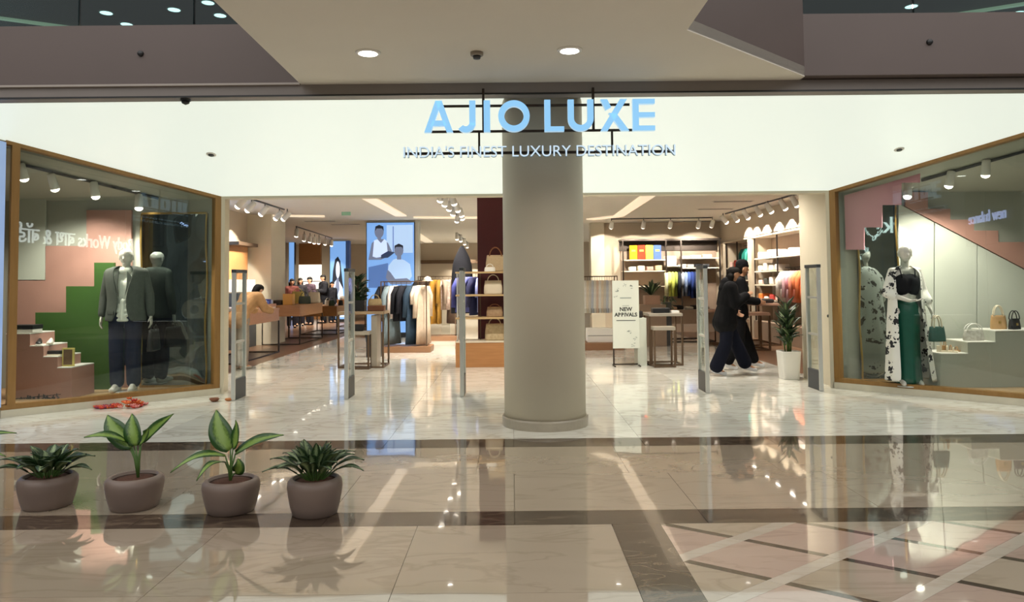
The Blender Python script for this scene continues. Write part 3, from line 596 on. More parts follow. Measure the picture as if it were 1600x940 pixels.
win_tracks([(37, 276), (85, 292), (149, 304), (217, 322)], qL(0, 0, .55), nL, (24, 254), (247, 306), 'left shop window', [(-6.0, 9.8, 1.1), (-5.7, 10.0, 1.1), (-5.3, 9.85, 1.1), (-5.0, 9.9, 1.1)], 85)
win_tracks([(1418, 304), (1483, 287), (1540, 270)], qR(0, 0, .5), nR, (1440, 282), (1640, 214), 'right shop window', [(5.1, 9.8, 1.1), (5.6, 10.1, 1.0), (6.2, 9.9, .9)], 85)
# ================================================================== SECURITY GATES
def gate(lab, px, py):
    p = G(px, py); t = thing('security_gate', lab, 'gate', p+Vector((0, .2, 0)), 0, 'security gates at the entrance')
    MB().box(-.03, .03, -.2, .2, 0, .012).build('foot_plate', CHROME, t, bevel=.003)
    MB().box(-.028, .028, -.185, .185, .012, .27).build('base_cover', GRYD, t, bevel=.006)
    for s in (-1, 1): MB().box(-.026, .026, s*.19-.018, s*.19+.018, .012, 1.68).build('upright', ALU, t, bevel=.006)
    MB().box(-.012, .012, -.172, .172, .27, 1.655).build('clear_panel', ACRY, t)
    MB().box(-.03, .03, -.21, .21, 1.655, 1.70).build('top_cap', GRYD, t, bevel=.006)
    for z in (.75, 1.25): MB().box(-.014, .014, -.172, .172, z-.015, z+.015).build('antenna_bar', ALU, t)
gate('clear security gate beside the left shop window frame', 364, 626); gate('clear security gate in front of the left nested tables', 541, 624)
gate('narrow security gate seen edge on, in front of the handbag shelves', 722, 620); gate('clear security gate beside the walking pair', 1106, 614); gate('clear security gate beside the white potted plant and the right jamb', 1284, 611)
# ================================================================== FOREGROUND PLANTS
def leafmat(name, c_edge, c_mid, spotty=.5):
    m = bpy.data.materials.new(name); m.use_nodes = True; nt = m.node_tree; N = nt.nodes; L = nt.links; b = N['Principled BSDF']; b.inputs['Roughness'].default_value = .38
    uv = N.new('ShaderNodeUVMap'); sp = N.new('ShaderNodeSeparateXYZ'); L.new(uv.outputs[0], sp.inputs[0])
    ab = N.new('ShaderNodeMath'); ab.operation = 'ABSOLUTE'; L.new(sp.outputs[1], ab.inputs[0])
    nz = N.new('ShaderNodeTexNoise'); nz.inputs['Scale'].default_value = 7; nz.inputs['Detail'].default_value = 5; L.new(uv.outputs[0], nz.inputs[0])
    ma = N.new('ShaderNodeMath'); ma.operation = 'MULTIPLY_ADD'; ma.inputs[1].default_value = spotty*2; L.new(nz.outputs[0], ma.inputs[0]); L.new(ab.outputs[0], ma.inputs[2])
    rp = N.new('ShaderNodeValToRGB'); e = rp.color_ramp.elements; e[0].position = .45+spotty*.4; e[0].color = (*lin(c_mid), 1); e[1].position = .8+spotty*.55 if .8+spotty*.55 < 1 else 1; e[1].color = (*lin(c_edge), 1)
    L.new(ma.outputs[0], rp.inputs[0]); L.new(rp.outputs[0], b.inputs['Base Color']); return m
LEAF1 = leafmat('dumb_cane_leaf', '254a18', '7d9a45', .3); LEAF2 = leafmat('evergreen_leaf', '243b1e', '84976a', .5); LEAF3 = M('dark_leaf', '22381c', .45, var=.35, scale=9); STEM = M('green_stem', '4c6b30', .5)
def leaf_mesh(base, ctrl, tip, w, nrm, fold=.18, seg_=10):
    B, C_, T = Vector(base), Vector(ctrl), Vector(tip); V_ = []; F_ = []; UV = []
    for i in range(seg_+1):
        t = i/seg_; p = B*(1-t)**2+C_*2*t*(1-t)+T*t*t; tg = ((C_-B)*(1-t)+(T-C_)*t).normalized()
        sd = tg.cross(Vector(nrm)); sd = sd.normalized() if sd.length > 1e-4 else Vector((1, 0, 0)); up = sd.cross(tg)
        ww = w/2*(math.sin(PI*min(1, t*.94+.05)**.75)**.9)
        for k in (-1, -.5, 0, .5, 1): V_.append(p+sd*ww*k+up*(abs(k)*ww*fold*2-.0)+up*(.004*math.sin(9*t+4*k))); UV.append((t*2, k))
    for i in range(seg_):
        for k in range(4): F_.append((i*5+k, i*5+k+1, (i+1)*5+k+1, (i+1)*5+k))
    me = bpy.data.meshes.new('leaf'); me.from_pydata([tuple(v) for v in V_], [], F_); ul = me.uv_layers.new(name='UVMap')
    for l in me.loops: ul.data[l.index].uv = UV[l.vertex_index]
    me.polygons.foreach_set('use_smooth', [True]*len(me.polygons)); return me
def leaf(parent, base, ctrl, tip, w, mat, nrm=(0, -1, .35), name='leaf', fold=.18):
    me = leaf_mesh(base, ctrl, tip, w, nrm, fold); me.materials.append(mat); o = link(name, me, parent)
    s = o.modifiers.new('thickness', 'SOLIDIFY'); s.thickness = .0025; return o
POT = M('taupe_ceramic', '77665c', .45, var=.05, scale=3); SOIL = M('red_brown_soil', '52301f', .95, var=.4, scale=40, bump=1., bscale=70)
def pot(lab, px, py, r=.185, hh=.212, k=.8):
    p = G(px, py); p.y += r*k; p.x = AtY(px, py, p.y).x; t = thing('potted_plant', lab, 'potted plant', (p.x, p.y, 0), 0, 'potted plants in the foreground')
    mbp = MB().lathe([(r*.76, 0), (r*.81, .006), (r*.89, hh*.25), (r*.965, hh*.55), (r, hh*.76), (r*.975, hh*.9), (r*.88, hh*.985), (r*.80, hh), (r*.77, hh*.985), (r*.76, hh*.9)], 48); pt_ = mbp.build('pot', POT, t, True)
    MB().lathe([(r*.765, hh*.905), (r*.4, hh*.925), (r*.02, hh*.935)], 32).build('soil', SOIL, pt_, True); return t, p
def plant_px(t, p, leaves, mat, stem_px, hh):
    def Q(q): v = AtY(q[0], q[1], p.y+(q[2] if len(q) > 2 else 0)); return v-Vector((p.x, p.y, 0))
    root = Vector((Q(stem_px).x, 0, hh*.9))
    for b, c, tp, w, nrm in leaves:
        bb = Q(b); MB().tube([root+Vector((0, bb.y*.1, 0)), root*.5+bb*.5+Vector(((bb.x-root.x)*-.18, 0, .01)), bb], [.009, .007, .004], 8).build('petiole', STEM, t, True)
        leaf(t, bb, Q(c), Q(tp), w, mat, nrm)
t2, p2 = pot('taupe potted dumb cane with four broad upright leaves, second pot from the left', 210, 802)
plant_px(t2, p2, [((207, 697), (175, 672, .03), (168, 648, .1), .14, (.3, -1, .2)), ((212, 696), (208, 670), (206, 646, .08), .125, (-.1, -1, .3)), ((221, 690), (243, 668), (271, 646, -.05), .085, (-.3, -1, .5)),
                  ((199, 690), (165, 674, -.1), (131, 683, -.12), .075, (0, -.5, 1)), ((219, 692), (229, 684, -.1), (232, 668, -.16), .08, (.2, -.8, .5)), ((205, 700), (180, 690, .1), (170, 664, .18), .09, (.4, -1, .4))], LEAF1, (216, 742), .212)
t3, p3 = pot('taupe potted dumb cane with one tall mottled leaf and drooping side leaves', 361, 808)
plant_px(t3, p3, [((360, 702), (340, 676), (338, 640, .1), .155, (.15, -1, .2)), ((364, 700), (374, 680, -.03), (368, 656, .0), .075, (-.5, -1, .1)), ((368, 708), (400, 684, -.05), (443, 679, -.1), .09, (-.1, -.7, .9)),
                  ((352, 712), (310, 700, -.1), (266, 738, -.15), .062, (0, -.6, 1)), ((352, 722), (325, 716, -.2), (307, 751, -.25), .05, (0, -.6, 1)), ((368, 738), (378, 730, -.06), (371, 716, -.05), .085, (.2, -1, .1))], LEAF1, (360, 742), .212)
def bushy(t, p, hh, n, L0, seed, mat, spread, w=.06):
    rn = random.Random(seed)
    for i in range(n):
        a = i*2.399+rn.uniform(-.3, .3); f = i/n; el = (1-f)*1.3+f*.28+rn.uniform(-.12, .12); L = L0*rn.uniform(.8, 1.15)*(.75+.45*f)
        d = Vector((math.cos(a)*math.cos(el)*spread, math.sin(a)*math.cos(el)*spread, math.sin(el))); b = Vector((math.cos(a)*.03, math.sin(a)*.03, hh*.9+.02)); k = .35
        MB().tube([b-Vector((0, 0, .03)), b+d*L*k], [.005, .0035], 6).build('petiole', STEM, t)
        leaf(t, b+d*L*k, b+d*L*.75+Vector((0, 0, .03)), b+d*L*1.15+Vector((0, 0, -.06*math.cos(el)*L/.3)), w*rn.uniform(.85, 1.2), mat, (-d.x*.6, -d.y*.6, 1))
t1, p1 = pot('taupe potted evergreen with a low wide leafy rosette, leftmost whole pot', 74, 800); bushy(t1, p1, .212, 36, .21, 11, LEAF2, 1.15, .088)
t4, p4 = pot('taupe potted evergreen with a dense bushy crown, rightmost pot', 492, 812, .178, .235); bushy(t4, p4, .235, 48, .27, 5, LEAF2, .85, .066)
t0, p0 = pot('potted dumb cane cut off by the left picture edge, only leaf tips in view', -75, 798)
plant_px(t0, p0, [((-60, 700), (-30, 672), (26, 676, -.05), .06, (0, -.6, 1)), ((-70, 690), (-80, 660), (-84, 640), .12, (0, -1, .2)), ((-64, 705), (-30, 695, -.1), (10, 713, -.1), .05, (0, -.6, 1))], LEAF1, (-72, 742), .212)
# flowers and lamp left on the marble in front of the left window
p = G(188, 636); rn = random.Random(4)
FM = [M('red_petal', 'c03a30', .6, var=.2), M('orange_petal', 'd8672f', .6, var=.2), M('magenta_petal', '8c2f52', .6, var=.2), M('pink_petal', 'd98a86', .6)]
k = 0
for i in range(70):
    fx = rn.uniform(-.27, .24); x = fx; y = rn.gauss(0, .07); m_ = FM[2 if fx < -.08 and rn.random() < .6 else rn.choice((0, 0, 1, 1, 3))]; rr = rn.uniform(.026, .042); hgt = max(0, .13*(1-abs(fx-.09)/.2)-abs(y)*.4)*rn.random()
    mb = MB()
    for q in range(6):
        a = q*PI/3+i; mb.rings([[(rr*math.cos(a)*s+rr*.5*math.cos(a+c)*wq, rr*math.sin(a)*s+rr*.5*math.sin(a+c)*wq, zz) for c in (0, PI/2, PI, 3*PI/2)] for s, wq, zz in ((.3, .5, .0), (.7, .9, rr*.45), (1.0, .3, rr*.85))])
    mb.ell((0, 0, rr*.35), (rr*.45, rr*.45, rr*.35), 8, 5)
    o = mb.build('flower_head', m_, loc=(p.x+x, p.y+y, hgt), smooth=True); k += 1
    tag(o, 'loose %s flower head in the small heap before the left shop window' % m_.name.split('_')[0], 'flower', 'flower heads heaped before the left window')
p = G(335, 627); t = thing('oil_lamp', 'small brown clay oil lamp on the marble beside the left window post', 'lamp', p)
MB().lathe([(.03, 0), (.055, .02), (.065, .045), (.058, .045), (.04, .02), (.004, .016)], 20).build('bowl', M('clay', '7a4a30', .7, var=.15), t, True); MB().tube([(.04, 0, .03), (.07, -.01, .05)], .006, 6).build('wick', CREAM, t)
p = G(357, 626); o = MB().ell((0, 0, .02), (.05, .03, .02), 12, 6).build('clay_lamp_lid', M('orange_clay', 'b5713f', .7), loc=p, smooth=True); tag(o, 'small orange clay saucer lying beside the brown oil lamp', 'saucer')
# ================================================================== STORE INTERIOR
def screen(lab, name, P, rz, w, h, print_fn, dep=.12, side=BLK):
    t = thing(name, lab, 'screen', P, rz); MB().box(-w/2, w/2, 0, dep, 0, h).build('housing', side, t, bevel=.006)
    d = MB().box(-w/2+.02, w/2-.02, -.006, 0, .02, h-.02).build('display', glow('screen_sky', '7fb0ee', .9), t); print_fn(d, w, h); return t
def flat(parent, pts, mat, y=-.008, th=.001): MB().prism([(x, y, z) for x, z in pts], (0, -th, 0)).build('printed_shape', mat, parent)
def oval(cx, cz, rx, rz_, n=16): return [(cx+rx*math.cos(2*PI*i/n), cz+rz_*math.sin(2*PI*i/n)) for i in range(n)]
SKN = glow('print_skin', '7d86a0', .7); HAIR = glow('print_hair', '1d2533', .5); LTB = glow('print_light_blue', 'b7d4f7', .9); MDB = glow('print_mid_blue', '5d83c4', .7); DKB = glow('print_dark_blue', '33466a', .6); PALE = glow('print_pale', 'cfe2fb', .95)
def two_men(d, w, h):
    u, v = w, h
    def R_(pts): return [((x-.5)*u*.96, (.39+.6*z)*v) for x, z in pts]
    flat(d, R_([(.42, .55), (.98, .55), (.98, .97), (.42, .97)]), LTB, -.007); flat(d, R_([(.55, .56), (.57, .56), (.57, .95), (.55, .95)]), MDB); flat(d, R_([(.03, .03), (.45, .03), (.45, .4), (.03, .34)]), MDB)
    flat(d, R_([(.03, .45), (.1, .7), (.2, .76), (.35, .76), (.45, .7), (.53, .58), (.45, .5), (.3, .45)]), SKN, -.009)
    flat(d, R_([(.12, .5), (.15, .74), (.22, .76), (.3, .70), (.37, .76), (.42, .73), (.44, .56), (.35, .5), (.2, .48)]), PALE, -.0105)
    flat(d, [(x*1, z) for x, z in oval((.26-.5)*u*.96, .912*v, .095*u, .058*v)], SKN, -.0105); flat(d, R_([(.17, .88), (.18, .95), (.26, .975), (.35, .95), (.36, .88), (.32, .92), (.21, .92)]), HAIR, -.0125); flat(d, R_([(.22, .76), (.3, .76), (.3, .83), (.22, .83)]), SKN, -.0098)
    flat(d, R_([(.3, .52), (.45, .58), (.6, .56), (.45, .48), (.3, .47)]), DKB, -.012)
    flat(d, R_([(.42, .16), (.46, .36), (.56, .45), (.66, .47), (.8, .44), (.92, .38), (.96, .2), (.9, .14), (.6, .1)]), LTB, -.0135)
    flat(d, R_([(.4, .18), (.44, .3), (.5, .26), (.6, .16), (.85, .17), (.95, .12), (.93, .08), (.5, .08)]), SKN, -.0152)
    flat(d, oval((.68-.5)*u*.96, .742*v, .095*u, .055*v), SKN, -.0152); flat(d, R_([(.585, .6), (.59, .66), (.68, .69), (.77, .66), (.775, .6), (.74, .64), (.62, .64)]), HAIR, -.0168); flat(d, R_([(.64, .45), (.73, .45), (.73, .53), (.64, .53)]), SKN, -.0148)
def woman(d, w, h):
    def R_(pts): return [((x-.5)*w*.96, z*h) for x, z in pts]
    flat(d, R_([(.1, .35), (.2, .62), (.32, .76), (.5, .8), (.66, .74), (.78, .5), (.85, .4), (.68, .34), (.3, .38)]), HAIR, -.008)
    flat(d, R_([(.02, .03), (.04, .34), (.2, .45), (.4, .5), (.6, .48), (.8, .4), (.95, .03)]), PALE, -.0095); flat(d, R_([(.35, .4), (.42, .52), (.56, .52), (.6, .38), (.45, .3)]), SKN, -.011)
    flat(d, oval(-.0*w, .63*h, .12*w, .11*h), PALE, -.0125); flat(d, R_([(.2, .03), (.25, .3), (.3, .3), (.28, .03)]), MDB, -.011)
def abstract(d, w, h):
    def R_(pts): return [((x-.5)*w*.96, z*h) for x, z in pts]
    flat(d, R_([(.02, .3), (.98, .3), (.98, .6), (.02, .55)]), MDB, -.008); flat(d, R_([(.4, .02), (.45, .35), (.7, .5), (.9, .4), (.95, .02)]), LTB, -.0095); flat(d, oval(.18*w, .56*h, .1*w, .06*h), HAIR, -.011)
Ys = 20.5; a, b = AtY(572, 343, Ys), AtY(648, 343, Ys)
bs_ = screen('tall bright screen showing two young men in pale vests behind the clothes rail', 'video_screen', ((a.x+b.x)/2, Ys, .12), 0, b.x-a.x, min(a.z, 3.2)-.12, two_men, .35); MB().box(-(b.x-a.x)/2-.02, (b.x-a.x)/2+.02, 0, .36, -.12, 0).build('foot', BLK, bs_)
MB().box((b.x-a.x)/2, (b.x-a.x)/2+.12, .05, .3, -.12, a.z-.15).build('support_post', ALU, bs_)
Ys = 29.; a, b = AtY(515, 376, Ys), AtY(541, 376, Ys); s2 = screen('narrow bright screen showing a long-haired woman in white', 'video_screen', ((a.x+b.x)/2, Ys, .1), 0, b.x-a.x, a.z-.1, woman, .3); MB().box(-.35, .35, 0, .3, -.1, 0).build('foot', BLK, s2); MB().box((b.x-a.x)/2, (b.x-a.x)/2+.12, .0, .3, -.1, a.z-.1).build('side_cheek', DKB, s2)
s3 = screen('blue screen on the left store wall seen at a slant behind the entrance post', 'video_screen', (-6.575, 15.3, .7), PI/2, 3.2, 1.95, abstract, .02); s3.rotation_euler = (0, 0, PI/2)
Ys = 31; a, b = AtY(451, 362, Ys), AtY(460.5, 362, Ys); s4 = screen('narrow strip of bright blue screen right of the beige pillar', 'video_screen', ((a.x+b.x)/2, Ys, .1), 0, b.x-a.x, a.z-.1, lambda *k: None, .2); MB().box(-.13, .13, 0, .2, -.1, 0).build('foot', BLK, s4)
# left wall shelf niche and far lit niche
LITP = glow('lit_panel', 'fff6e6', 1.3)
t = thing('niche_display', 'oak wall niche with a lit white shelf beside the beige pillar', 'display', (-6.59, 17.65, 0))
MB().box(0, .06, -.62, .6, 1.6, 2.42).build('oak_panel', WOOD, t); MB().box(0, .25, -.62, .6, 1.33, 1.62).build('lit_box', LITP, t); MB().box(0, .3, -.65, .63, 2.42, 2.5).build('header', METB, t); MB().box(0, .28, -.62, .6, 0, 1.3).build('base_cabinet', GRYD, t)
a, b = AtY(466, 372, 31.8), AtY(500, 413, 31.8); t = thing('niche_display', 'far oak and glowing white wall niche behind the group of shoppers', 'display', ((a.x+b.x)/2, 31.9, 0)); w = b.x-a.x
MB().box(-w/2, w/2, 0, .2, b.z, a.z).build('oak_panel', WOOD, t); MB().box(-w/2, w/2, -.02, .2, .3, b.z).build('lit_panel', LITP, t); MB().box(-w/2, w/2, -.05, .2, 0, .3).build('base', WOOD, t)
for zz in (1.0, 1.6): MB().box(-w/2, w/2, -.3, -.02, zz, zz+.03).build('shelf', WHT, t)
# ---- tables
def frame_table(lab, p, w, d, h, topm, legm=METB, th=.035, apron=0, rz=0, name='display_table', group=None, leg=.028):
    t = thing(name, lab, 'table', p, rz, group)
    MB().box(-w/2, w/2, -d/2, d/2, h-th, h).build('table_top', topm, t, bevel=.004)
    if apron: MB().box(-w/2+.01, w/2-.01, -d/2+.01, d/2-.01, h-th-apron, h-th).build('drawer_box', topm, t, bevel=.004)
    for sx in (-1, 1):
        for sy in (-1, 1): MB().box(sx*(w/2-leg/2)-leg/2, sx*(w/2-leg/2)+leg/2, sy*(d/2-leg/2)-leg/2, sy*(d/2-leg/2)+leg/2, 0, h-th-apron).build('leg', legm, t)
        MB().box(sx*(w/2-leg/2)-leg/2, sx*(w/2-leg/2)+leg/2, -d/2+leg, d/2-leg, 0.002, leg*.9).build('floor_rail', legm, t)
    for sy in (-1, 1): MB().box(-w/2+leg, w/2-leg, sy*(d/2-leg/2)-leg/2, sy*(d/2-leg/2)+leg/2, .002, leg*.9).build('floor_rail', legm, t)
    return t
def rbox(name, lab, cat, p, w, d, h, mat, rz=0, bev=.012, group=None):
    o = MB().box(-w/2, w/2, -d/2, d/2, 0, h).build(name, mat, bevel=bev, loc=p); o.rotation_euler = (0, 0, rz); return tag(o, lab, cat, group)
# left oak tables with goods
frame_table('long oak display table with drawers behind the left gate, nearest on the timber floor', (-5.62, 15.2, 0), .9, 2.5, .98, WOOD, METD, .04, .24)
frame_table('second oak display table on the timber floor, carrying bags and a caramel stack', (-5.75, 19.5, 0), .95, 2.2, .98, WOOD, METD, .04, .24)
frame_table('far low oak display table before the man in black', (-5.75, 22.9, 0), 1.1, 1.9, .84, WOOD, METD, .04, .26)
def tray(lab, p, w, d, hh):
    t = thing('display_tray', lab, 'tray', p); MB().box(-w/2, w/2, -d/2, d/2, 0, .03).build('base', CREAM, t); 
    for s in (-1, 1): MB().box(s*w/2-.012, s*w/2+.012, -d/2, d/2, .03, hh).build('side', WOOD, t); MB().box(-w/2, w/2, s*d/2-.012, s*d/2+.012, .03, hh).build('side', WOOD, t)
tray('open oak tray of blue packs at the corner of the nearest left table', (-5.42, 16.0, .98), .42, .6, .1)
for i in range(8): rbox('blue_pack', 'blue and white pack standing in the oak tray, %s from the front' % ORD[i], 'pack', (-5.54+.22*(i % 2), 15.8+.13*(i//2), 1.011), .15, .07, .13+.02*(i % 3), M('blue_pack%d' % (i % 3), ('5b6fc4', 'c9cfe6', '3c4a9a')[i % 3], .5, scale=20), group='blue packs in the oak tray')
for i in range(6): rbox('folded_garment', 'folded %s garment on the nearest left table, %s pile' % (('white', 'grey', 'pale', 'lilac', 'grey', 'white')[i], ORD[i]), 'garment', (-5.85+.3*(i % 2), 14.15+.42*(i//2), .98), .26, .3, .07, fab(('c9c4bb', '9a948e', 'b9b2a8', 'a79fae', '8d8880', 'cfc8bd')[i]), bev=.02)
rbox('cardboard_box', 'caramel leather box on the second left table', 'box', (-5.62, 18.62, .98), .24, .24, .28, M('caramel', 'c08a34', .5)); rbox('garment_stack', 'dark folded jacket on the second left table beside the caramel box', 'garment', (-5.95, 18.75, .98), .3, .34, .12, fab('4a443d'), bev=.03)
handbag('dark green handbag on the second left table', (-5.5, 19.6, .98), .2, .32, .14, .2, M('deep_green_leather', '36453a', .5), handle=.12); handbag('pale yellow tote standing on the second left table', (-5.85, 20.2, .98), 0, .36, .16, .32, M('pale_yellow', 'd5c474', .6), handle=.1)
handbag('beige tote on the far end of the second left table', (-5.45, 20.35, .98), 0, .34, .16, .3, CREAML, handle=.1)
for i in range(5): handbag('small %s handbag on the far low oak table, %s along' % (('black', 'grey', 'white', 'dark green', 'black')[i], ORD[i]), (-6.1+.22*i, 22.3+.2*(i % 3), .84), .3*i, .19, .1, .16, fab(('1b1b1d', '77736b', 'cfcabd', '3d4a3c', '232325')[i]), handle=.08)
frame_table('far oak counter with folded clothes below the woman on the screen', (-5.6, 26.3, 0), 1.0, 1.2, .95, WOOD, METD, .04, .5)
for i in range(3): rbox('folded_garment', '%s folded garment on the far oak counter' % ('white', 'black', 'rust')[i], 'garment', (-5.9+.3*i, 26.0, .95), .27, .3, .12, fab(('d5d0c5', '1d1c1e', '8a4a33')[i]), bev=.03)
# nested tables at the left with planter
p = G(566, 575); p.y += .3
frame_table('tall bronze frame table of the left nest', (p.x-.03, p.y+.02, 0), .82, .62, 1.0, M('pale_umber_top', '9a8468', .4), METB, .05, leg=.03); 
frame_table('low bronze frame table tucked under the left tall one', (p.x-.03, p.y-.34, 0), .38, .3, .66, STONE, METB, .06, leg=.03)
LT = Vector((p.x, p.y, 1.0)); tag(MB().box(-.05, .05, -.2, .2, 0, .93).build('stone_panel', STONE, loc=(p.x+.2, p.y-.05, 0), bevel=.004), 'upright pale stone slab beside the left nested tables', 'slab')
t = thing('planter', 'black box planter with a dense dark green shrub on the left nested tables', 'planter', LT+Vector((-.14, .0, 0))); MB().box(-.14, .14, -.12, .12, 0, .2).build('box', BLK, t, bevel=.008)
rn = random.Random(9)
for i in range(90):
    a = rn.uniform(0, 2*PI); hgt = rn.uniform(.12, .58); r_ = rn.uniform(.02, .16); b_ = Vector((r_*.5*math.cos(a), r_*.5*math.sin(a), hgt)); e_ = b_+Vector((.15*math.cos(a), .15*math.sin(a), rn.uniform(.02, .14)))
    leaf(t, b_, (b_+e_)/2+Vector((0, 0, .03)), e_, .075, LEAF3, (0, -.4, 1))
MB().tube([(0, 0, .18), (0, 0, .55)], [.02, .01], 8).build('trunk', M('bark', '4a3a2a', .9), t)
rbox('oak_box', 'brown wooden box on the left tall table beside the planter', 'box', LT+Vector((.2, 0, 0)), .3, .22, .1, M('reddish_wood', '6b4129', .4)); handbag('cream straw bag on the brown wooden box at the left nested tables', LT+Vector((.17, 0, .101)), 0, .26, .1, .12, STRAW, handle=.08)
rbox('black_pouch', 'black pouch on the low table of the left nest', 'pouch', (p.x-.06, p.y-.34, .66), .2, .14, .12, BLK, bev=.02); 
# right nested tables
p = G(1036, 572); p.y += .3
frame_table('tall bronze frame table of the right nest, beside the poster', (p.x+.08, p.y+.05, 0), .6, .55, .92, STONE, METB, .05, leg=.03); frame_table('low bronze frame table tucked under the right tall one', (p.x, p.y-.34, 0), .38, .3, .70, STONE, METB, .06, leg=.03)
tag(MB().box(-.08, .08, -.2, .2, 0, .84).build('stone_panel', GREYL, loc=(p.x-.34, p.y+.0, 0), bevel=.004), 'upright pale stone slab beside the right nested tables', 'slab')
rbox('black_box', 'black flat box on the right tall table', 'box', (p.x+.04, p.y+.05, .92), .3, .22, .09, BLK); rbox('white_book', 'white book on the right tall table', 'book', (p.x+.28, p.y+.0, .92), .14, .2, .04, WHT, bev=.003); rbox('black_pouch', 'dark bottle-shaped pouch on the stone slab of the right nest', 'pouch', (p.x-.34, p.y, .84), .1, .1, .12, M('dark_brown_leather', '2a211c', .5), bev=.02)
# ---- handbag shelf with burgundy panel
YS = 13.15; x0 = AtY(712, 570, YS).x
t = thing('handbag_shelf', 'open oak shelf unit for handbags in front of the burgundy panel', 'shelf', (x0, YS, 0))
Wd = 1.75; zz = [AtY(750, y, YS).z for y in (535, 496, 460, 424)]
MB().box(0, Wd, 0, .62, 0, zz[0]).build('plinth', WOOD, t, bevel=.004); MB().box(-.01, Wd+.01, -.01, .63, zz[0], zz[0]+.018).build('plinth_top', CREAM, t)
for z in zz[1:]: MB().box(0, Wd, .05, .55, z-.03, z).build('shelf_board', M('pale_oak', 'b5986c', .45, stretch=(1, 8, 8), scale=3, var=.12), t, bevel=.003)
for xx in (.03, Wd-.03):
    for yy in (.08, .52): MB().bar((xx, yy, zz[0]), (xx, yy, zz[3]), .022).build('upright', ALU, t)
for xx in (.42,): MB().bar((xx, .52, zz[0]), (xx, .52, zz[3]), .02).build('upright', METB, t)
tag(MB().box(0, 1.25, 0, .08, 0, ZC-.001).build('feature_panel', BURG, loc=(AtY(747, 500, 13.9).x, 13.85, 0), bevel=.003), 'tall burgundy panel rising to the ceiling behind the handbag shelf', 'panel')
bag = lambda lab, px, zi, w, d, h, m, hm=None, hd=.12, **k: handbag(lab, (AtY(px, 500, YS+.3).x, YS+.3, zz[zi]+(.018 if zi == 0 else 0)), 0, w, d, h, m, hm, hd, **k)
bag('large tan canvas tote with brown handles on the top handbag shelf', 775, 3, .36, .15, .30, CAMO if 0 else M('tan_canvas', 'c2ab88', .7, scale=30, var=.15), M('brown_leather', '8a5530', .5), .16)
handbag('small white handbag before the tan tote on the top handbag shelf', (AtY(766, 500, YS+.14).x, YS+.14, zz[3]), 0, .2, .08, .08, WHT, None, .06)
bag('structured cream handbag with a round handle on the second handbag shelf', 771, 2, .34, .15, .25, CREAML, None, .12); bag('mottled tan handbag on the third handbag shelf', 773, 1, .30, .14, .18, CAMO, M('brown_leather'), .06); bag('large straw patterned tote on the plinth of the handbag shelf', 773, 0, .36, .16, .30, M('straw_pattern', 'cdbb97', .8, scale=26, col2='99815b', bump=.3), None, .12)
# ---- garments
_gm = {}
def garment_mesh(kind, seed):
    if (kind, seed) in _gm: return _gm[(kind, seed)].copy()
    rn = random.Random(seed); n = 28; R = []
    prof_ = {'shirt': [(0, .05), (-.02, .17), (-.06, .215), (-.2, .215), (-.45, .21), (-.72, .22)], 'dress': [(0, .05), (-.02, .15), (-.07, .19), (-.25, .17), (-.5, .2), (-.85, .24), (-1.1, .27)],
             'trousers': [(0, .17), (-.03, .19), (-.2, .2), (-.5, .185), (-.8, .18), (-1.02, .18)], 'jacket': [(0, .06), (-.02, .19), (-.07, .245), (-.25, .25), (-.5, .24), (-.78, .245)], 'coat': [(0, .06), (-.02, .18), (-.08, .23), (-.4, .22), (-.8, .24), (-1.15, .26)]}[kind]
    ph = rn.uniform(0, 6)
    for z, w in prof_:
        th = .02 if z > -.01 else .04+.012*min(1, -z)
        R.append([(w*math.cos(a), (th+.012*math.sin(5*a+ph)*min(1, -z*2))*math.sin(a)+.008*math.sin(w*40*math.cos(a)+ph)*min(1, -z*2), z) for a in [2*PI*i/n for i in range(n)]])
    mb = MB(); mb.rings(R)
    if kind in ('shirt', 'jacket', 'coat'):
        for s in (-1, 1): mb.tube([(s*prof_[1][1]*.85, 0, -.05), (s*(prof_[2][1]+.03), 0, -.2), (s*(prof_[2][1]+.05), .01, -.42 if kind == 'shirt' and seed % 2 else -.62)], [.06, .055, .045], 10)
    me = mb.mesh(kind); me.polygons.foreach_set('use_smooth', [True]*len(me.polygons)); _gm[(kind, seed)] = me; return me.copy()
hm = MB(); hm.tube([(-.2, 0, -.05), (0, 0, .0), (.2, 0, -.05)], .008, 6); hm.tube([(0, 0, 0), (0, 0, .04), (.018, 0, .065), (0, 0, .085), (-.018, 0, .07)], .004, 6); HME = hm.mesh('hanger'); HME.materials.append(BLK)
def hang(lab, col, kind, p, rz, seed=0, s=1.0, group=None, cat='garment', mat=None):
    t = thing('hanging_'+kind, lab, cat, p, rz, group); me = garment_mesh(kind, seed); me.materials.append(mat or fab(col)); o = link(kind, me, t); o.location = (0, 0, -.085); o.scale = (s, s, s); h_ = link('hanger', HME, t); h_.location = (0, 0, -.085); return t
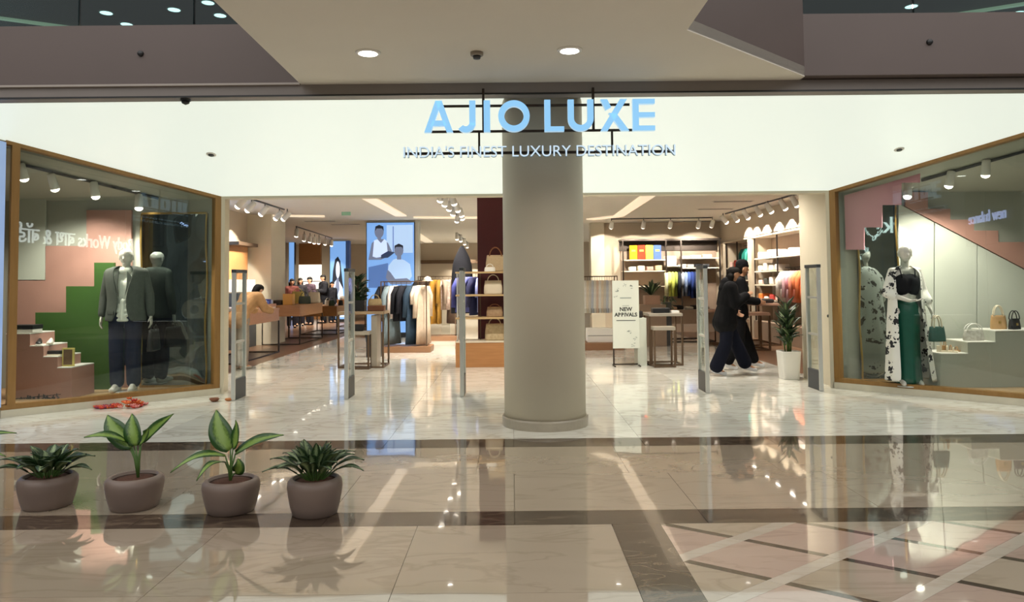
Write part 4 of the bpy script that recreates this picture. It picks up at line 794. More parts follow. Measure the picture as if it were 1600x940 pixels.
def rack(lab, a, b, z, plinth=None, pm=None):
    a, b = Vector(a), Vector(b); c = (a+b)/2; t = thing('clothes_rack', lab, 'clothes rack', (c.x, c.y, 0)); A, B_ = a-c, b-c; A.z = B_.z = 0; base = 0
    if plinth: d, hgt = plinth; MB().box(A.x-.1, B_.x+.1, -d/2, d/2, 0, hgt).build('plinth', pm or M('rack_plinth_wood', '7d5a3e', .45, stretch=(1, 8, 8), scale=3), t, bevel=.004); base = hgt
    MB().bar((A.x, A.y, z), (B_.x, B_.y, z), .024).build('rail', METB, t)
    for q in (A, B_):
        for s in (-.22, .22): MB().bar((q.x, q.y+s, base), (q.x, q.y+s, z), .022).build('post', METB, t)
        MB().bar((q.x, q.y-.22, z), (q.x, q.y+.22, z), .022).build('cross_bar', METB, t); MB().bar((q.x, q.y-.22, base+.02), (q.x, q.y+.22, base+.02), .022).build('cross_bar', METB, t)
    return t
p = G(629, 551); YR = p.y+.35; a, b = AtY(598, 440, YR), AtY(668, 440, YR); rz_ = a.z
rack('bronze clothes rack on a brown plinth in front of the big screen', a, b, rz_, (.7, .13))
items = [('jacket', '191a20', 'black jacket', 603), ('coat', '6c7a80', 'long blue-grey dress', 613), ('shirt', 'd9c9c2', 'blush shirt', 619), ('jacket', '14151a', 'black blazer', 627), ('jacket', '1c1d24', 'charcoal blazer', 635), ('trousers', '24303f', 'dark blue jeans', 643), ('coat', '2a3a4a', 'dark navy long coat', 648), ('shirt', 'cbb9a5', 'beige shirt', 655), ('coat', 'c4b19c', 'long beige dress', 661)]
for i, (k_, c_, n_, px) in enumerate(items): hang('%s hanging %s from the left on the rack before the big screen' % (n_, ORD[i]), c_, k_, (AtY(px, 440, YR).x, YR, rz_+.0), .95+.25*((i*7) % 3)/3+(PI if i % 2 else 0), i, 1.12 if k_ in ('coat', 'trousers') else 1.0)
rbox('shoe_box', 'small black box at the foot of the clothes rack before the big screen', 'box', (AtY(593, 505, YR-.5).x, YR-1.1, 0), .3, .2, .5, BLK)
t = thing('cap', 'white cap on the end post of the clothes rack before the big screen', 'cap', (b.x+.03, YR-.24, rz_+.012)); MB().lathe([(.08, 0), (.08, .04), (.055, .08), (.01, .095)], 18).build('crown', CREAM, t, True); MB().lathe([(.08, .0), (.12, -.005), (.12, .005), (.08, .01)], 18).build('brim', CREAM, t, True)
p2_ = G(675, 533); YR2 = p2_.y+.4; a, b = AtY(655, 432, YR2), AtY(712, 432, YR2)
rack('second bronze clothes rack further back, with mustard and patterned jackets', a, b, a.z, (.7, .12))
for i, (k_, c_, n_, px) in enumerate([('jacket', '2a241f', 'dark brown jacket', 660), ('coat', '3b2d25', 'dark umber coat', 668), ('coat', 'a0742c', 'mustard coat', 680), ('coat', '8f6a2c', 'ochre coat', 686), ('jacket', '8b7a6b', 'grey jacket', 692), ('coat', '5b4a3e', 'brown long coat', 706)]): hang(n_+' on the second rack behind the rack before the big screen', c_, k_, (AtY(px, 432, YR2).x, YR2, a.z), .5+.35*i, i+3)
hang('patterned cream and wine blouse on the second rack, nearest the handbag shelf', 'b59a8c', 'shirt', (AtY(701, 432, YR2).x, YR2-.0, a.z), .2, 2, 1.1, mat=M('wine_print', 'd0bfae', .8, scale=22, col2='6a3b3a'))
rbox('display_cube', 'white display cube on the floor behind the handbag shelf', 'cube', tuple(G(697, 507)), .32, .3, .62, CREAM, bev=.006)
# garments hung behind the shelf
YB2 = 15.2; a, b = AtY(718, 426, YB2), AtY(786, 426, YB2); rack('clothes rack with blue and purple clothes behind the handbag shelf', a, b, a.z)
for i, (k_, c_, n_) in enumerate([('shirt', '3c3f78', 'indigo shirt'), ('shirt', '6a6fb0', 'lavender shirt'), ('jacket', '2b2d4a', 'midnight jacket'), ('shirt', '8d95c9', 'pale blue shirt'), ('trousers', '44507f', 'blue jeans'), ('shirt', 'b9c2d8', 'icy blue shirt'), ('jacket', '4a4f86', 'violet jacket')]): hang(n_+' on the rack behind the handbag shelf', c_, k_, (a.x+.09+.12*i, YB2, a.z), .7+.2*i, i)
# black dress on a form
t = thing('dress_form', 'tall black dress on a stand behind the handbag shelf, above its top board', 'dress form', (AtY(722, 400, 17.0).x, 17.0, 0))
MB().lathe([(.17, 0), (.17, .02), (.03, .04), (.018, .1), (.018, .9)], 20).build('stand', METD, t, True); MB().rings([[(w*math.cos(2*PI*i/20)*(1+.07*math.sin(7*2*PI*i/20)*(1.9-z)), .8*w*math.sin(2*PI*i/20), z) for i in range(20)] for z, w in ((.8, .27), (1.3, .25), (1.7, .24), (1.9, .22), (2.05, .18), (2.18, .12), (2.28, .07), (2.34, .03))]).build('dress', fab('15151a'), t, True)
# ---- right: shirts rack, poster stand, plants
p = G(950, 547); YR = p.y+.4; a, b = AtY(905, 432, YR), AtY(962, 432, YR); rack('bronze rack of white shirts right of the column', a, b, a.z, (.8, .16)); zr = a.z
for i in range(12): hang('%s shirt, %s from the column on the rack of white shirts' % (('white', 'cream', 'pale grey', 'pale blue', 'white', 'blush')[i % 6], ORD[i]), ('efece6', 'e3d8c6', 'd5d1ca', 'c6ccd6', 'ece7df', 'dfcabc')[i % 6], 'shirt', (AtY(914+i*3.8, 432, YR).x, YR, zr), 1.45, 2*(i % 3), group='white shirts on the rack right of the column')
t = thing('white_cabinet', 'low white cabinet under the rack of white shirts', 'cabinet', (AtY(936, 500, YR).x, YR, .16)); MB().box(-.28, .28, -.2, .2, 0, .3).build('body', WHT, t, bevel=.006); MB().box(-.27, .27, -.205, -.2, .14, .15).build('drawer_gap', GRYD, t)
p = G(981, 573); t = thing('poster_stand', 'white new arrivals poster on a bronze floor stand right of the column', 'poster stand', (p.x, p.y+.15, 0), .0)
w_, zb_, zt_ = .47, AtY(980, 545, p.y).z, AtY(980, 438, p.y).z
MB().box(-w_/2, w_/2, -.02, .0, zb_, zt_).build('board', M('poster_paper', 'd3d7cc', .5, var=.02), t, bevel=.002)
for s in (-1, 1):
    MB().bar((s*(w_/2-.015), .02, 0), (s*(w_/2-.015), .02, zt_-.03), .024).build('leg', METD, t); MB().bar((s*(w_/2-.015), -.16, .012), (s*(w_/2-.015), .16, .012), .022).build('foot', METD, t)
MB().bar((-w_/2, .02, .03), (w_/2, .02, .03), .02).build('cross_bar', METD, t); INK = M('poster_ink', '2f3431', .6); GRY = M('poster_grey', '8b9690', .6)
def ptxt(s, z, size, m, name='printed_text'):
    me = text_mesh(s, size, .0008, 'CENTER', .0035)
    for v in me.vertices: v.co = Vector((v.co.x, -.0215-v.co.z, v.co.y))
    me.materials.append(m); link(name, me, t).location = (0, 0, z)
zq = lambda f: zb_+(zt_-zb_)*f
MB().box(-.1, .1, -.0225, -.021, zq(.735), zq(.75)).build('printed_line', GRY, t); ptxt('NEW', zq(.55), .095, INK); ptxt('ARRIVALS', zq(.47), .092, INK)
MB().box(-.17, .17, -.0225, -.021, zq(.405), zq(.415)).build('printed_line', INK, t); MB().box(-.06, .06, -.0225, -.021, zq(.625), zq(.632)).build('printed_line', GRY, t)
rn = random.Random(2)
for (cx, cz, n_) in ((-.14, .86, 8), (.1, .9, 7), (-.02, .93, 5), (.06, .24, 8), (.16, .15, 6), (.12, .05, 7), (-.17, .78, 4)):
    mb = MB()
    for i in range(n_):
        a_ = rn.uniform(0, 2*PI); l_ = rn.uniform(.025, .05); x_, z_ = cx+rn.uniform(-.03, .03), zq(cz)+rn.uniform(-.03, .03); ca, sa = math.cos(a_), math.sin(a_)
        mb.prism([(x_+l_*ca*u-l_*.3*sa*v, -.0215, z_+l_*sa*u+l_*.3*ca*v) for u, v in ((-.5, 0), (0, .5), (.5, 0), (0, -.5))], (0, -.001, 0))
    o = mb.build('printed_sprig', GRY, t); o['kind'] = 'stuff'
# planter boxes behind the poster
YP = 17.2; p = AtY(1018, 470, YP); t = thing('planter', 'wooden box planter with broad green leaves behind the poster stand', 'planter', (p.x, YP, 0))
MB().box(-.3, .3, -.2, .2, 0, .75).build('cabinet', M('taupe_cabinet', '8a7563', .5), t, bevel=.005); MB().box(-.33, .3, -.22, .2, .75, .79).build('cabinet_top', CREAM, t); MB().box(-.3, .3, -.17, .17, .79, .95).build('shelf_box', M('taupe_cabinet'), t); MB().box(-.17, .17, -.15, .15, .95, 1.16).build('box', M('rose_wood', '9c7b68', .5), t, bevel=.005)
rn = random.Random(21)
for i in range(30):
    a = rn.uniform(0, 2*PI); L = rn.uniform(.25, .45); el = rn.uniform(.35, 1.2); d_ = Vector((math.cos(a)*math.cos(el), math.sin(a)*math.cos(el), math.sin(el))); b_ = Vector((0, 0, 1.15))+d_*.05
    leaf(t, b_, b_+d_*L*.6+Vector((0, 0, .05)), b_+d_*L+Vector((0, 0, -.05)), .075, LEAF2 if i % 3 == 0 else LEAF3, (-d_.x, -d_.y, 1))
t = thing('trailing_plant', 'trailing green plant hanging beside the wooden box planter', 'plant', (p.x+.36, YP+.1, 0)); MB().box(-.1, .1, -.1, .1, 0, 1.0).build('pedestal', GRYD, t)
for i in range(26):
    a = rn.uniform(0, 2*PI); b_ = Vector((.08*math.cos(a), .08*math.sin(a), rn.uniform(.75, 1.15))); e_ = b_+Vector((.16*math.cos(a), .16*math.sin(a), rn.uniform(-.18, .06))); leaf(t, b_, (b_+e_)/2+Vector((0, 0, .05)), e_, .06, LEAF3 if i % 2 else LEAF2, (0, -.4, 1))
# display table at the right rear
YT = 18.6; p = AtY(1074, 500, YT); frame_table('brown display table with dark shoes and folded clothes before the back shelves', (p.x, YT, 0), 1.15, 1.0, .78, M('taupe_cabinet'), METD, .04, .3)
for i in range(5): rbox('folded_garment', '%s folded garment on the brown table before the back shelves' % ('sand', 'black', 'stone', 'dark grey', 'taupe')[i], 'garment', (p.x-.42+.2*i, YT-.25+.2*(i % 2), .78), .18, .26, .07+.03*(i % 2), fab(('a8937a', '1c1b1d', '9d968b', '35322f', '85756a')[i]), bev=.02)
loafer('black shoe on the brown table before the back shelves, nearer the planter', (p.x-.35, YT+.25, .78), 1.2, BLK, BLK); loafer('black shoe on the brown table before the back shelves, further from the planter', (p.x-.15, YT+.3, .78), 1.4, BLK, BLK)
# ---- back wall bay
YB_ = 22.15; def_x = lambda px: AtY(px, 420, YB_).x
t = thing('shelving_unit', 'dark framed wall shelving with four bright T-shirts on the back wall', 'shelving', (def_x(970), YB_, 0)); w = def_x(1118)-def_x(970); zt_ = AtY(1040, 375, YB_).z
TAUP = M('bay_back', '8d7a69', .7); MB().box(0, w, -.03, .04, .0, zt_).build('back_panel', TAUP, t); MB().box(-.05, w+.05, -.5, .04, zt_-.04, zt_+.02).build('header', METD, t); MB().box(-.05, w+.05, -.06, -.03, zt_-.32, zt_-.04).build('dark_strip', METD, t)
xl = [0, def_x(1036)-def_x(970), def_x(1059)-def_x(970), w]
for x in xl: MB().box(x-.02, x+.02, -.5, -.46, 0, zt_-.04).build('upright', METD, t)
sh = {}
for i, (xa, xb, zs_) in enumerate(((0, xl[1], (AtY(1000, 406, YB_).z, AtY(1000, 423, YB_).z, 1.35)), (xl[1], xl[2], (AtY(1047, 415, YB_).z,)), (xl[2], xl[3], (AtY(1090, 403, YB_).z, AtY(1090, 418, YB_).z)))):
    for j, z in enumerate(zs_): MB().box(xa+.02, xb-.02, -.46, -.03, z-.03, z).build('shelf', CREAM, t); sh[(i, j)] = (xa, xb, z)
MB().box(0, w, -.48, -.03, 0, .5).build('base_cabinet', TAUP, t); MB().bar((xl[1], -.3, 1.84), (xl[3], -.3, 1.84), .022).build('hanging_rail', METD, t)
X0 = def_x(970)
for i, (c_, n_) in enumerate((('f0a11e', 'orange'), ('d23a24', 'red'), ('d6e24c', 'lime yellow'), ('4a62a0', 'blue'))):
    x = AtY(990+12.5*i, 400, YB_-.3).x; t = thing('folded_tshirt', n_+' T-shirt standing folded on the top shelf of the back wall', 'T-shirt', (x, YB_-.27, sh[(0, 0)][2])); MB().box(-.115, .115, -.03, .03, 0, .43).build('shirt', fab(c_), t, bevel=.02)
    MB().box(-.05, .05, -.034, -.03, .39, .425).build('collar', fab(c_), t); MB().box(-.06, .06, -.0335, -.03, .24, .3).build('chest_print', M('print_'+c_, 'e8b84a' if i != 2 else '9bb03a', .6), t)
for i in range(4): rbox('folded_garment', '%s folded clothes on the second shelf under the bright T-shirts' % ('white', 'cream', 'rose', 'sand')[i], 'garment', (AtY(988+13.5*i, 418, YB_-.3).x, YB_-.27, sh[(0, 1)][2]), .2, .26, .12+.03*(i % 2), fab(('d9d4ca', 'cbbfa8', 'b98f84', 'bda27a')[i]), bev=.025)
rbox('folded_garment', 'white folded shirts on the narrow shelf beside the bright T-shirts', 'garment', (AtY(1047, 410, YB_-.3).x, YB_-.27, sh[(1, 0)][2]), .34, .3, .28, fab('d9cfc2'), bev=.03)
for i in range(3): rbox('folded_garment', '%s folded clothes on the upper right shelf of the back wall' % ('cream', 'white', 'sand')[i], 'garment', (AtY(1070+17*i, 400, YB_-.3).x, YB_-.27, sh[(2, 0)][2]), .28, .28, .06+.02*i, fab(('cfc4b4', 'ddd8cf', 'c2b29c')[i]), bev=.02)
for i in range(4): rbox('folded_garment', '%s folded clothes on the lower right shelf of the back wall' % ('white', 'grey', 'black', 'charcoal')[i], 'garment', (AtY(1066+12*i, 417, YB_-.3).x, YB_-.27, sh[(2, 1)][2]), .2, .28, .1, fab(('d5d0c8', '8d8a86', '1d1d20', '3a3a3d')[i]), bev=.02)
for i, (c_, n_, k_) in enumerate([('c9c9a0', 'pale olive', 'shirt'), ('c9d06a', 'lime', 'shirt'), ('b9c05a', 'yellow-green', 'shirt'), ('8d9a4c', 'moss', 'shirt'), ('23262e', 'black', 'jacket'), ('8f949c', 'grey', 'shirt'), ('6f7f9e', 'steel blue', 'shirt'), ('3a4f86', 'blue', 'shirt'), ('24356b', 'royal blue', 'jacket'), ('1c2748', 'navy', 'jacket'), ('8a4a44', 'rust', 'shirt')]): hang('%s %s on the rail of the back wall shelving' % (n_, k_), c_, k_, (AtY(1041+i*5.0, 425, YB_-.3).x, YB_-.3, 1.845), 1.4, i)
# ---- right wall bays
def wall_bay(lab, ya, yb, levels, rail=None):
    t = thing('shelving_unit', lab, 'shelving', (6.76, (ya+yb)/2, 0)); L = (yb-ya)/2; 
    for yy in (-L+.02, 0, L-.02): MB().box(-.46, -.43, yy-.015, yy+.015, 0, 2.57).build('upright', METD, t)
    for (z, s0, s1) in levels: MB().box(-.46, 0, s0*L+.02, s1*L-.02, z-.03, z).build('shelf', CREAM, t)
    MB().box(-.5, 0, -L, L, 0, .45).build('base_cabinet', M('taupe_cabinet'), t)
    if rail: MB().bar((-.25, rail[1]*L, rail[0]), (-.25, rail[2]*L, rail[0]), .022).build('hanging_rail', METD, t)
wall_bay('bronze shelving in the right wall with folded shirts and a rail of pink shirts', 15.95, 19.25, [(2.05, -1, 1), (1.72, 0, 1), (1.38, 0, 1), (1.0, 0, 1)], (1.78, -1, 0)); wall_bay('bronze shelving in the right wall behind the walking pair', 19.65, 21.8, [(1.85, -1, 1), (1.5, -1, 1), (1.15, -1, 1)], (2.45, -1, 0))
rn = random.Random(33); cs = [('e2d6cc', 'white'), ('d8b8ae', 'blush'), ('cfc6bb', 'cream'), ('e5dfd6', 'snow white'), ('b9a695', 'sand'), ('3a3b36', 'dark olive'), ('b5463f', 'red'), ('e07a3c', 'orange'), ('8d8f92', 'grey')]
for (z, nm, y0_, y1_, n_) in ((2.05, 'top', 16.2, 19.0, 9), (1.72, 'second', 17.8, 19.0, 4), (1.38, 'third', 17.8, 19.0, 4), (1.0, 'lowest', 17.8, 19.0, 4)):
    for i in range(n_): c_, cn = cs[(i*5+int(z*10)) % (5 if z > 1.6 else 9)]; rbox('folded_garment', '%s folded shirts, %s along the %s shelf of the near right wall bay' % (cn, ORD[i], nm), 'garment', (6.5, y0_+(y1_-y0_)*i/(n_-1), z), .3, .24, rn.uniform(.07, .2), fab(c_), bev=.025)
for (z, nm) in ((1.85, 'top'), (1.5, 'middle'), (1.15, 'low')):
    for i in range(5): c_, cn = cs[(i*4+int(z*7)) % 9]; rbox('folded_garment', '%s folded clothes, %s along the %s shelf of the far right wall bay' % (cn, ORD[i], nm), 'garment', (6.5, 19.85+.4*i, z), .3, .26, rn.uniform(.1, .22), fab(c_), bev=.025)
for i, (c_, n_) in enumerate([('dcd5ce', 'white'), ('d9cfc9', 'off-white'), ('c9a3a8', 'mauve'), ('cf8f98', 'pink'), ('d98a72', 'salmon'), ('dd7f55', 'coral'), ('d8764a', 'orange')]): hang(n_+' shirt on the rail in the right wall bay above the potted plant', c_, 'shirt', (6.51, 17.4-.2*i, 1.785), PI/2+1.2, i)
for i, (c_, n_) in enumerate([('1f5a58', 'dark teal'), ('3aa79a', 'turquoise'), ('57b8a8', 'aqua')]): hang(n_+' top on the high rail of the far right wall bay', c_, 'shirt', (6.51, 20.5-.28*i, 2.455), PI/2+.8, i, .8)
rbox('black_display', 'row of black bags on the low table in front of the right wall bays', 'bag', (5.75, 17.6, .96), .5, 1.3, .1, BLK, bev=.04)
frame_table('tall oak frame table in front of the right wall bays', (5.75, 17.6, 0), .7, 1.5, .96, M('rose_wood'), METB, .05, leg=.035); frame_table('low oak frame table between the walking pair and the potted plant', (5.15, 16.0, 0), .62, .6, .8, M('rose_wood'), METB, .06, leg=.04)
frame_table('small oak frame table directly behind the walking pair', (4.75, 17.3, 0), .55, .5, .82, M('rose_wood'), METB, .06, leg=.035)
# tall potted plant beside the right gate
p = G(1246, 593); p.x = min(p.x, 4.18); t = thing('potted_plant', 'tall green leafy plant in a white square pot beside the right gate', 'potted plant', (p.x, p.y+.14, 0)); MB().lathe([(.125, 0), (.155, .42), (.14, .42), (.135, .36)], 32, sq=6).build('pot', WHT, t, False, .006); MB().lathe([(.132, .37), (.02, .385)], 20).build('soil', SOIL, t)
rn = random.Random(12)
for i in range(5):
    q = Vector((rn.uniform(-.05, .05), rn.uniform(-.05, .05), .37)); top = Vector((q.x*1.8, q.y*1.8, rn.uniform(.85, 1.15))); MB().tube([q, (q+top)/2, top], [.012, .01, .008], 8).build('cane', STEM, t, True)
    for k in range(11):
        f = .25+.75*k/10; b_ = q+(top-q)*f; a = k*2.4+i; d_ = Vector((math.cos(a), math.sin(a)*.9, 0)); L = rn.uniform(.2, .3)*(1.2-.35*f); leaf(t, b_, b_+d_*L*.45+Vector((0, 0, .11)), b_+d_*L*.8+Vector((0, 0, .06+.14*f)), .068, LEAF3 if (k+i) % 3 else LEAF2, (-d_.x*.5, -d_.y*.5, 1))
# ---- store track spotlights
def row(lab, pxs, Z, aim, group, watts, size=70, s=1.3, every=1, tr=True, blend=.5):
    P = [G(x, y, Z) for x, y in pxs]
    if tr: track('dark spotlight track of the '+group, (P[0].x, P[0].y, ZC-.016), (P[-1].x, P[-1].y, ZC-.016))
    for i, p in enumerate(P): track_head('white spotlight, %s from the %s of the %s' % (ORD[i], 'left', group), p, Vector(aim(p)), s, group, watts if i % every == 0 else 0, size, up=ZC-Z-.03+.06, blend=blend)
row('l', [(373, 321), (388, 327), (409, 333), (432, 340), (444, 341)], 3.03, lambda p: (-6.6, p.y+.1, 1.7), 'left wall lights inside the entrance', 300, 76, blend=.12)
row('f', [(463, 367), (475, 374), (484, 376), (491, 378), (498, 378.5), (508, 380), (518, 382)], 2.98, lambda p: (p.x-.5, p.y+1.0, .6), 'far lights above the group of shoppers', 300, 90)
row('b', [(955, 354), (1005, 353.5), (1047, 353), (1091, 353), (1112, 352)], 3.02, lambda p: (p.x, 22.2, 1.75), 'back wall lights right of the column', 200, 74, blend=.12)
row('r', [(1134, 346), (1151, 343), (1168, 339), (1187, 334), (1204, 329), (1226, 324), (1244, 319)], 3.03, lambda p: (6.3, p.y+.1, 2.25), 'right wall lights', 210, 80, blend=.12)
row('c', [(688, 311), (695, 318), (702, 325), (708, 333), (714, 344)], 3.1, lambda p: (p.x-.6, p.y+1.0, .6), 'middle lights left of the burgundy panel', 300, 90); row('d', [(709, 316), (715, 327), (721, 335), (722, 340)], 3.1, lambda p: (p.x+.6, p.y+1, .6), 'second middle lights beside the burgundy panel', 260, 90, tr=False)
row('e', [(714, 372), (720, 375), (726, 380), (730, 385)], 3.05, lambda p: (p.x, p.y+1, 0), 'far middle lights above the black dress', 300, 100)
# ================================================================== PEOPLE AND MANNEQUINS
SKIN = M('skin', 'b98a6c', .5, var=.05); SHELL = M('mannequin_shell', 'c9c5bb', .4, var=.03); HAIRM = M('dark_hair', '0f0c0a', .7, var=.2, spec=.15, stretch=(30, 30, 2))
BASEJ = dict(pelvis=(0, 0, .95), waist=(0, .0, 1.10), chest=(0, .01, 1.30), neck=(0, .015, 1.47), head=(0, -.01, 1.635),
             shL=(.165, .01, 1.415), elL=(.215, .03, 1.14), wrL=(.225, -.03, .90), shR=(-.165, .01, 1.415), elR=(-.215, .03, 1.14), wrR=(-.225, -.03, .90),
             hipL=(.085, 0, .91), knL=(.095, -.015, .50), anL=(.095, .02, .085), toL=(.105, -.15, .03), hipR=(-.085, 0, .91), knR=(-.095, -.015, .50), anR=(-.095, .02, .085), toR=(-.105, -.15, .03), fdir=(0, -1, 0))
def lerp(a, b, t): return a+(b-a)*t
def voxel(mb, name, mat, parent, vs, it=3):
    o = mb.build(name, mat, parent, True); r = o.modifiers.new('remesh', 'REMESH'); r.mode = 'VOXEL'; r.voxel_size = vs; r.use_smooth_shade = True
    s = o.modifiers.new('smooth', 'SMOOTH'); s.factor = .5; s.iterations = it; return o
class Fig:
    def __init__(s, name, lab, cat, loc, rz, J=None, k=1.0, shell=SKIN, slim=1.0, vs=.011, group=None):
        s.J = {n: Vector(v)*k for n, v in {**BASEJ, **(J or {})}.items()}; s.k = k; s.slim = slim; s.t = thing(name, lab, cat, loc, rz, group); J = s.J; k_ = k
        f = J['fdir'].normalized(); side = f.cross(Vector((0, 0, 1))).normalized()*-1; s.f = f; s.side = side
        mb = MB(); c = lambda a, b, ra, rb: mb.cap(a, b, ra*k_, rb*k_)
        P = J
        # trunk
        c(P['hipL'], P['hipR'], .105*slim, .105*slim); c(P['pelvis'], P['waist'], .115*slim, .098*slim); c(P['waist']+side*.03, P['chest']+side*.055, .095*slim, .105*slim); c(P['waist']-side*.03, P['chest']-side*.055, .095*slim, .105*slim)
        c(P['chest']+side*.05, lerp(P['shL'], P['chest'], .25), .1*slim, .075*slim); c(P['chest']-side*.05, lerp(P['shR'], P['chest'], .25), .1*slim, .075*slim); c(P['shL'], P['shR'], .055, .055)
        c(lerp(P['neck'], P['chest'], .25), P['neck'], .065, .052); c(P['neck'], lerp(P['neck'], P['head'], .7), .05, .05)
        # head: skull, jaw, nose, ears, brow
        u = (P['head']-P['neck']).normalized(); hf = s.hf = (J['hdir'].normalized() if 'hdir' in J else f); hs = hf.cross(u).normalized(); h = P['head']
        c(h+u*.03*k-hf*.018*k, h+u*.035*k+hf*.02*k, .083, .078); c(h-u*.01*k-hf*.01*k, h-u*.02*k+hf*.02*k, .07, .066); c(h-u*.045*k+hf*.03*k, h-u*.075*k+hf*.045*k, .05, .036)
        c(h+u*.012*k+hf*.088*k, h-u*.018*k+hf*.108*k, .011, .014)
        for sg_ in (-1, 1): c(h+hs*sg_*.078*k+u*.012*k, h+hs*sg_*.082*k-u*.022*k, .012, .01); c(h+u*.03*k+hf*.082*k+hs*sg_*.015*k, h+u*.028*k+hf*.075*k+hs*sg_*.045*k, .012, .01)
        for L in 'LR':
            sgn = 1 if L == 'L' else -1
            c(P['sh'+L], P['el'+L], .052*slim, .040*slim); c(lerp(P['el'+L], P['wr'+L], .0), lerp(P['el'+L], P['wr'+L], .3), .039*slim, .041*slim); c(lerp(P['el'+L], P['wr'+L], .3), P['wr'+L], .041*slim, .027*slim)
            c(P['hip'+L], P['kn'+L], .088*slim, .055*slim); c(P['kn'+L], lerp(P['kn'+L], P['an'+L], .35), .053*slim, .055*slim); c(lerp(P['kn'+L], P['an'+L], .35), P['an'+L], .055*slim, .036*slim)
            tv = P['to'+L]-P['an'+L]; heel = P['an'+L]-tv.normalized()*.04*k; heel.z = min(P['an'+L].z, P['an'+L].z-.03*k); c(P['an'+L], heel, .036, .034); c(lerp(P['an'+L], P['to'+L], .2), lerp(P['an'+L], P['to'+L], .85), .036, .03); c(lerp(P['an'+L], P['to'+L], .85), P['to'+L], .032, .024)
            # hand: palm, four unequal bent fingers, thumb from the side of the palm
            d = (P['wr'+L]-P['el'+L]).normalized(); hd = J.get('hd'+L, d).normalized(); inw = (side*-sgn); nrm = hd.cross(f).normalized() if abs(hd.dot(f)) < .95 else hd.cross(Vector((0, 0, 1))).normalized()
            pl = nrm if nrm.dot(inw) > 0 else -nrm; fr = pl.cross(hd).normalized(); fr = fr if fr.dot(f) > -.1 else -fr; w = P['wr'+L]
            for q in (-.024, -.008, .008, .024): c(w+hd*.012*k+fr*q*.7*k, w+hd*.085*k+fr*q*k, .015, .0125)
            for q, ln in ((.027, .07), (.009, .08), (-.009, .075), (-.026, .058)):
                a = w+hd*.09*k+fr*q*k; b_ = a+(hd*.95+pl*.25)*ln*.5*k; e_ = b_+(hd*.75+pl*.65)*ln*.5*k; c(a, b_, .0095, .009); c(b_, e_, .009, .0075)
            a = w+hd*.03*k+fr*.026*k; b_ = a+(hd*.6+fr*.7+pl*.3)*.035*k; e_ = b_+(hd*.9+fr*.25+pl*.3)*.032*k; c(a, b_, .013, .0105); c(b_, e_, .0105, .0085)
        s.body = voxel(mb, 'body', shell, s.t, vs*k); s.u = u; s.hs = hs
    def garment(s, name, mat, segs, vs=.014, it=4):
        mb = MB()
        for a, b, ra, rb in segs:
            A = s.J[a] if isinstance(a, str) else Vector(a)*s.k; B_ = s.J[b] if isinstance(b, str) else Vector(b)*s.k; mb.cap(A, B_, ra*s.k, rb*s.k, 12)
        return voxel(mb, name, mat, s.t, vs*s.k, it)
    def top(s, mat, x=.018, name='jacket', sleeves=True, hem=.0, drop=None):
        J, sd, sl = s.J, s.side, s.slim; g = lambda v: tuple(v/s.k); seg_ = []
        if drop is None: drop = J['pelvis']-(J['chest']-J['pelvis']).normalized()*.05
        for q in (-1, 1):
            seg_ += [(g(J['waist']+sd*.035*q), g(J['chest']+sd*.06*q), (.1+x)*sl, (.108+x)*sl), (g(drop+sd*.06*q), g(J['waist']+sd*.035*q), .105*sl+x+hem, .1*sl+x), (g(J['chest']+sd*.05*q), g(lerp(J['shL' if q > 0 else 'shR'], J['chest'], .2)), .1*sl+x, .08*sl+x)]
        seg_ += [('shL', 'shR', .06+x, .06+x), (g(lerp(J['neck'], J['chest'], .3)), g(lerp(J['neck'], J['chest'], .02)), .068+x, .055+x*.7)]
        if sleeves:
            for L in 'LR': seg_ += [('sh'+L, 'el'+L, .058*sl+x, .047*sl+x), ('el'+L, g(lerp(J['el'+L], J['wr'+L], .92)), .047*sl+x, .036*sl+x)]
        return s.garment(name, mat, seg_)
    def legs(s, mat, x=.016, flare=0., name='trousers'):
        J, sl = s.J, s.slim; g = lambda v: tuple(v/s.k); seg_ = [('hipL', 'hipR', .11*sl+x, .11*sl+x), ('pelvis', g(lerp(J['pelvis'], J['waist'], .5)), .115*sl+x*.6, .105*sl+x*.4)]
        for L in 'LR': seg_ += [('hip'+L, 'kn'+L, .092*sl+x, .06*sl+x+flare*.5), ('kn'+L, g(lerp(J['kn'+L], J['an'+L], .93)), .06*sl+x+flare*.5, .043*sl+x+flare)]
        return s.garment(name, mat, seg_)
    def shoes(s, mat):
        J = s.J
        for L in 'LR':
            mb = MB(); a, t_ = J['an'+L]*1, J['to'+L]*1; tv = (t_-a); tv.z = 0; d = tv.normalized() if tv.length > .02 else s.f; lo = lerp(a, t_, .1); lo.z = a.z-.045*s.k
            mb.cap(lo-d*.045*s.k, t_, .042*s.k, .034*s.k); mb.cap(a, lo, .045*s.k, .042*s.k); voxel(mb, 'shoe', mat, s.t, .011)
    def hair(s, long=0., mat=HAIRM):
        h, u, hf = s.J['head'], s.u, s.hf; k = s.k; mb = MB()
        mb.cap(h+u*.045*k-hf*.03*k, h+u*.05*k+hf*.022*k, .09*k, .078*k); mb.cap(h+u*.02*k-hf*.035*k, h-u*.03*k-hf*.04*k, .086*k, .07*k)
        if long:
            b = h-u*.03*k-hf*.05*k
            for q in (-1, 0, 1): mb.cap(b+s.hs*q*.05*k, b-Vector((0, 0, long))-hf*.05*k+s.hs*q*.06*k, .055*k, .04*k)
        return voxel(mb, 'hair', mat, s.t, .012)
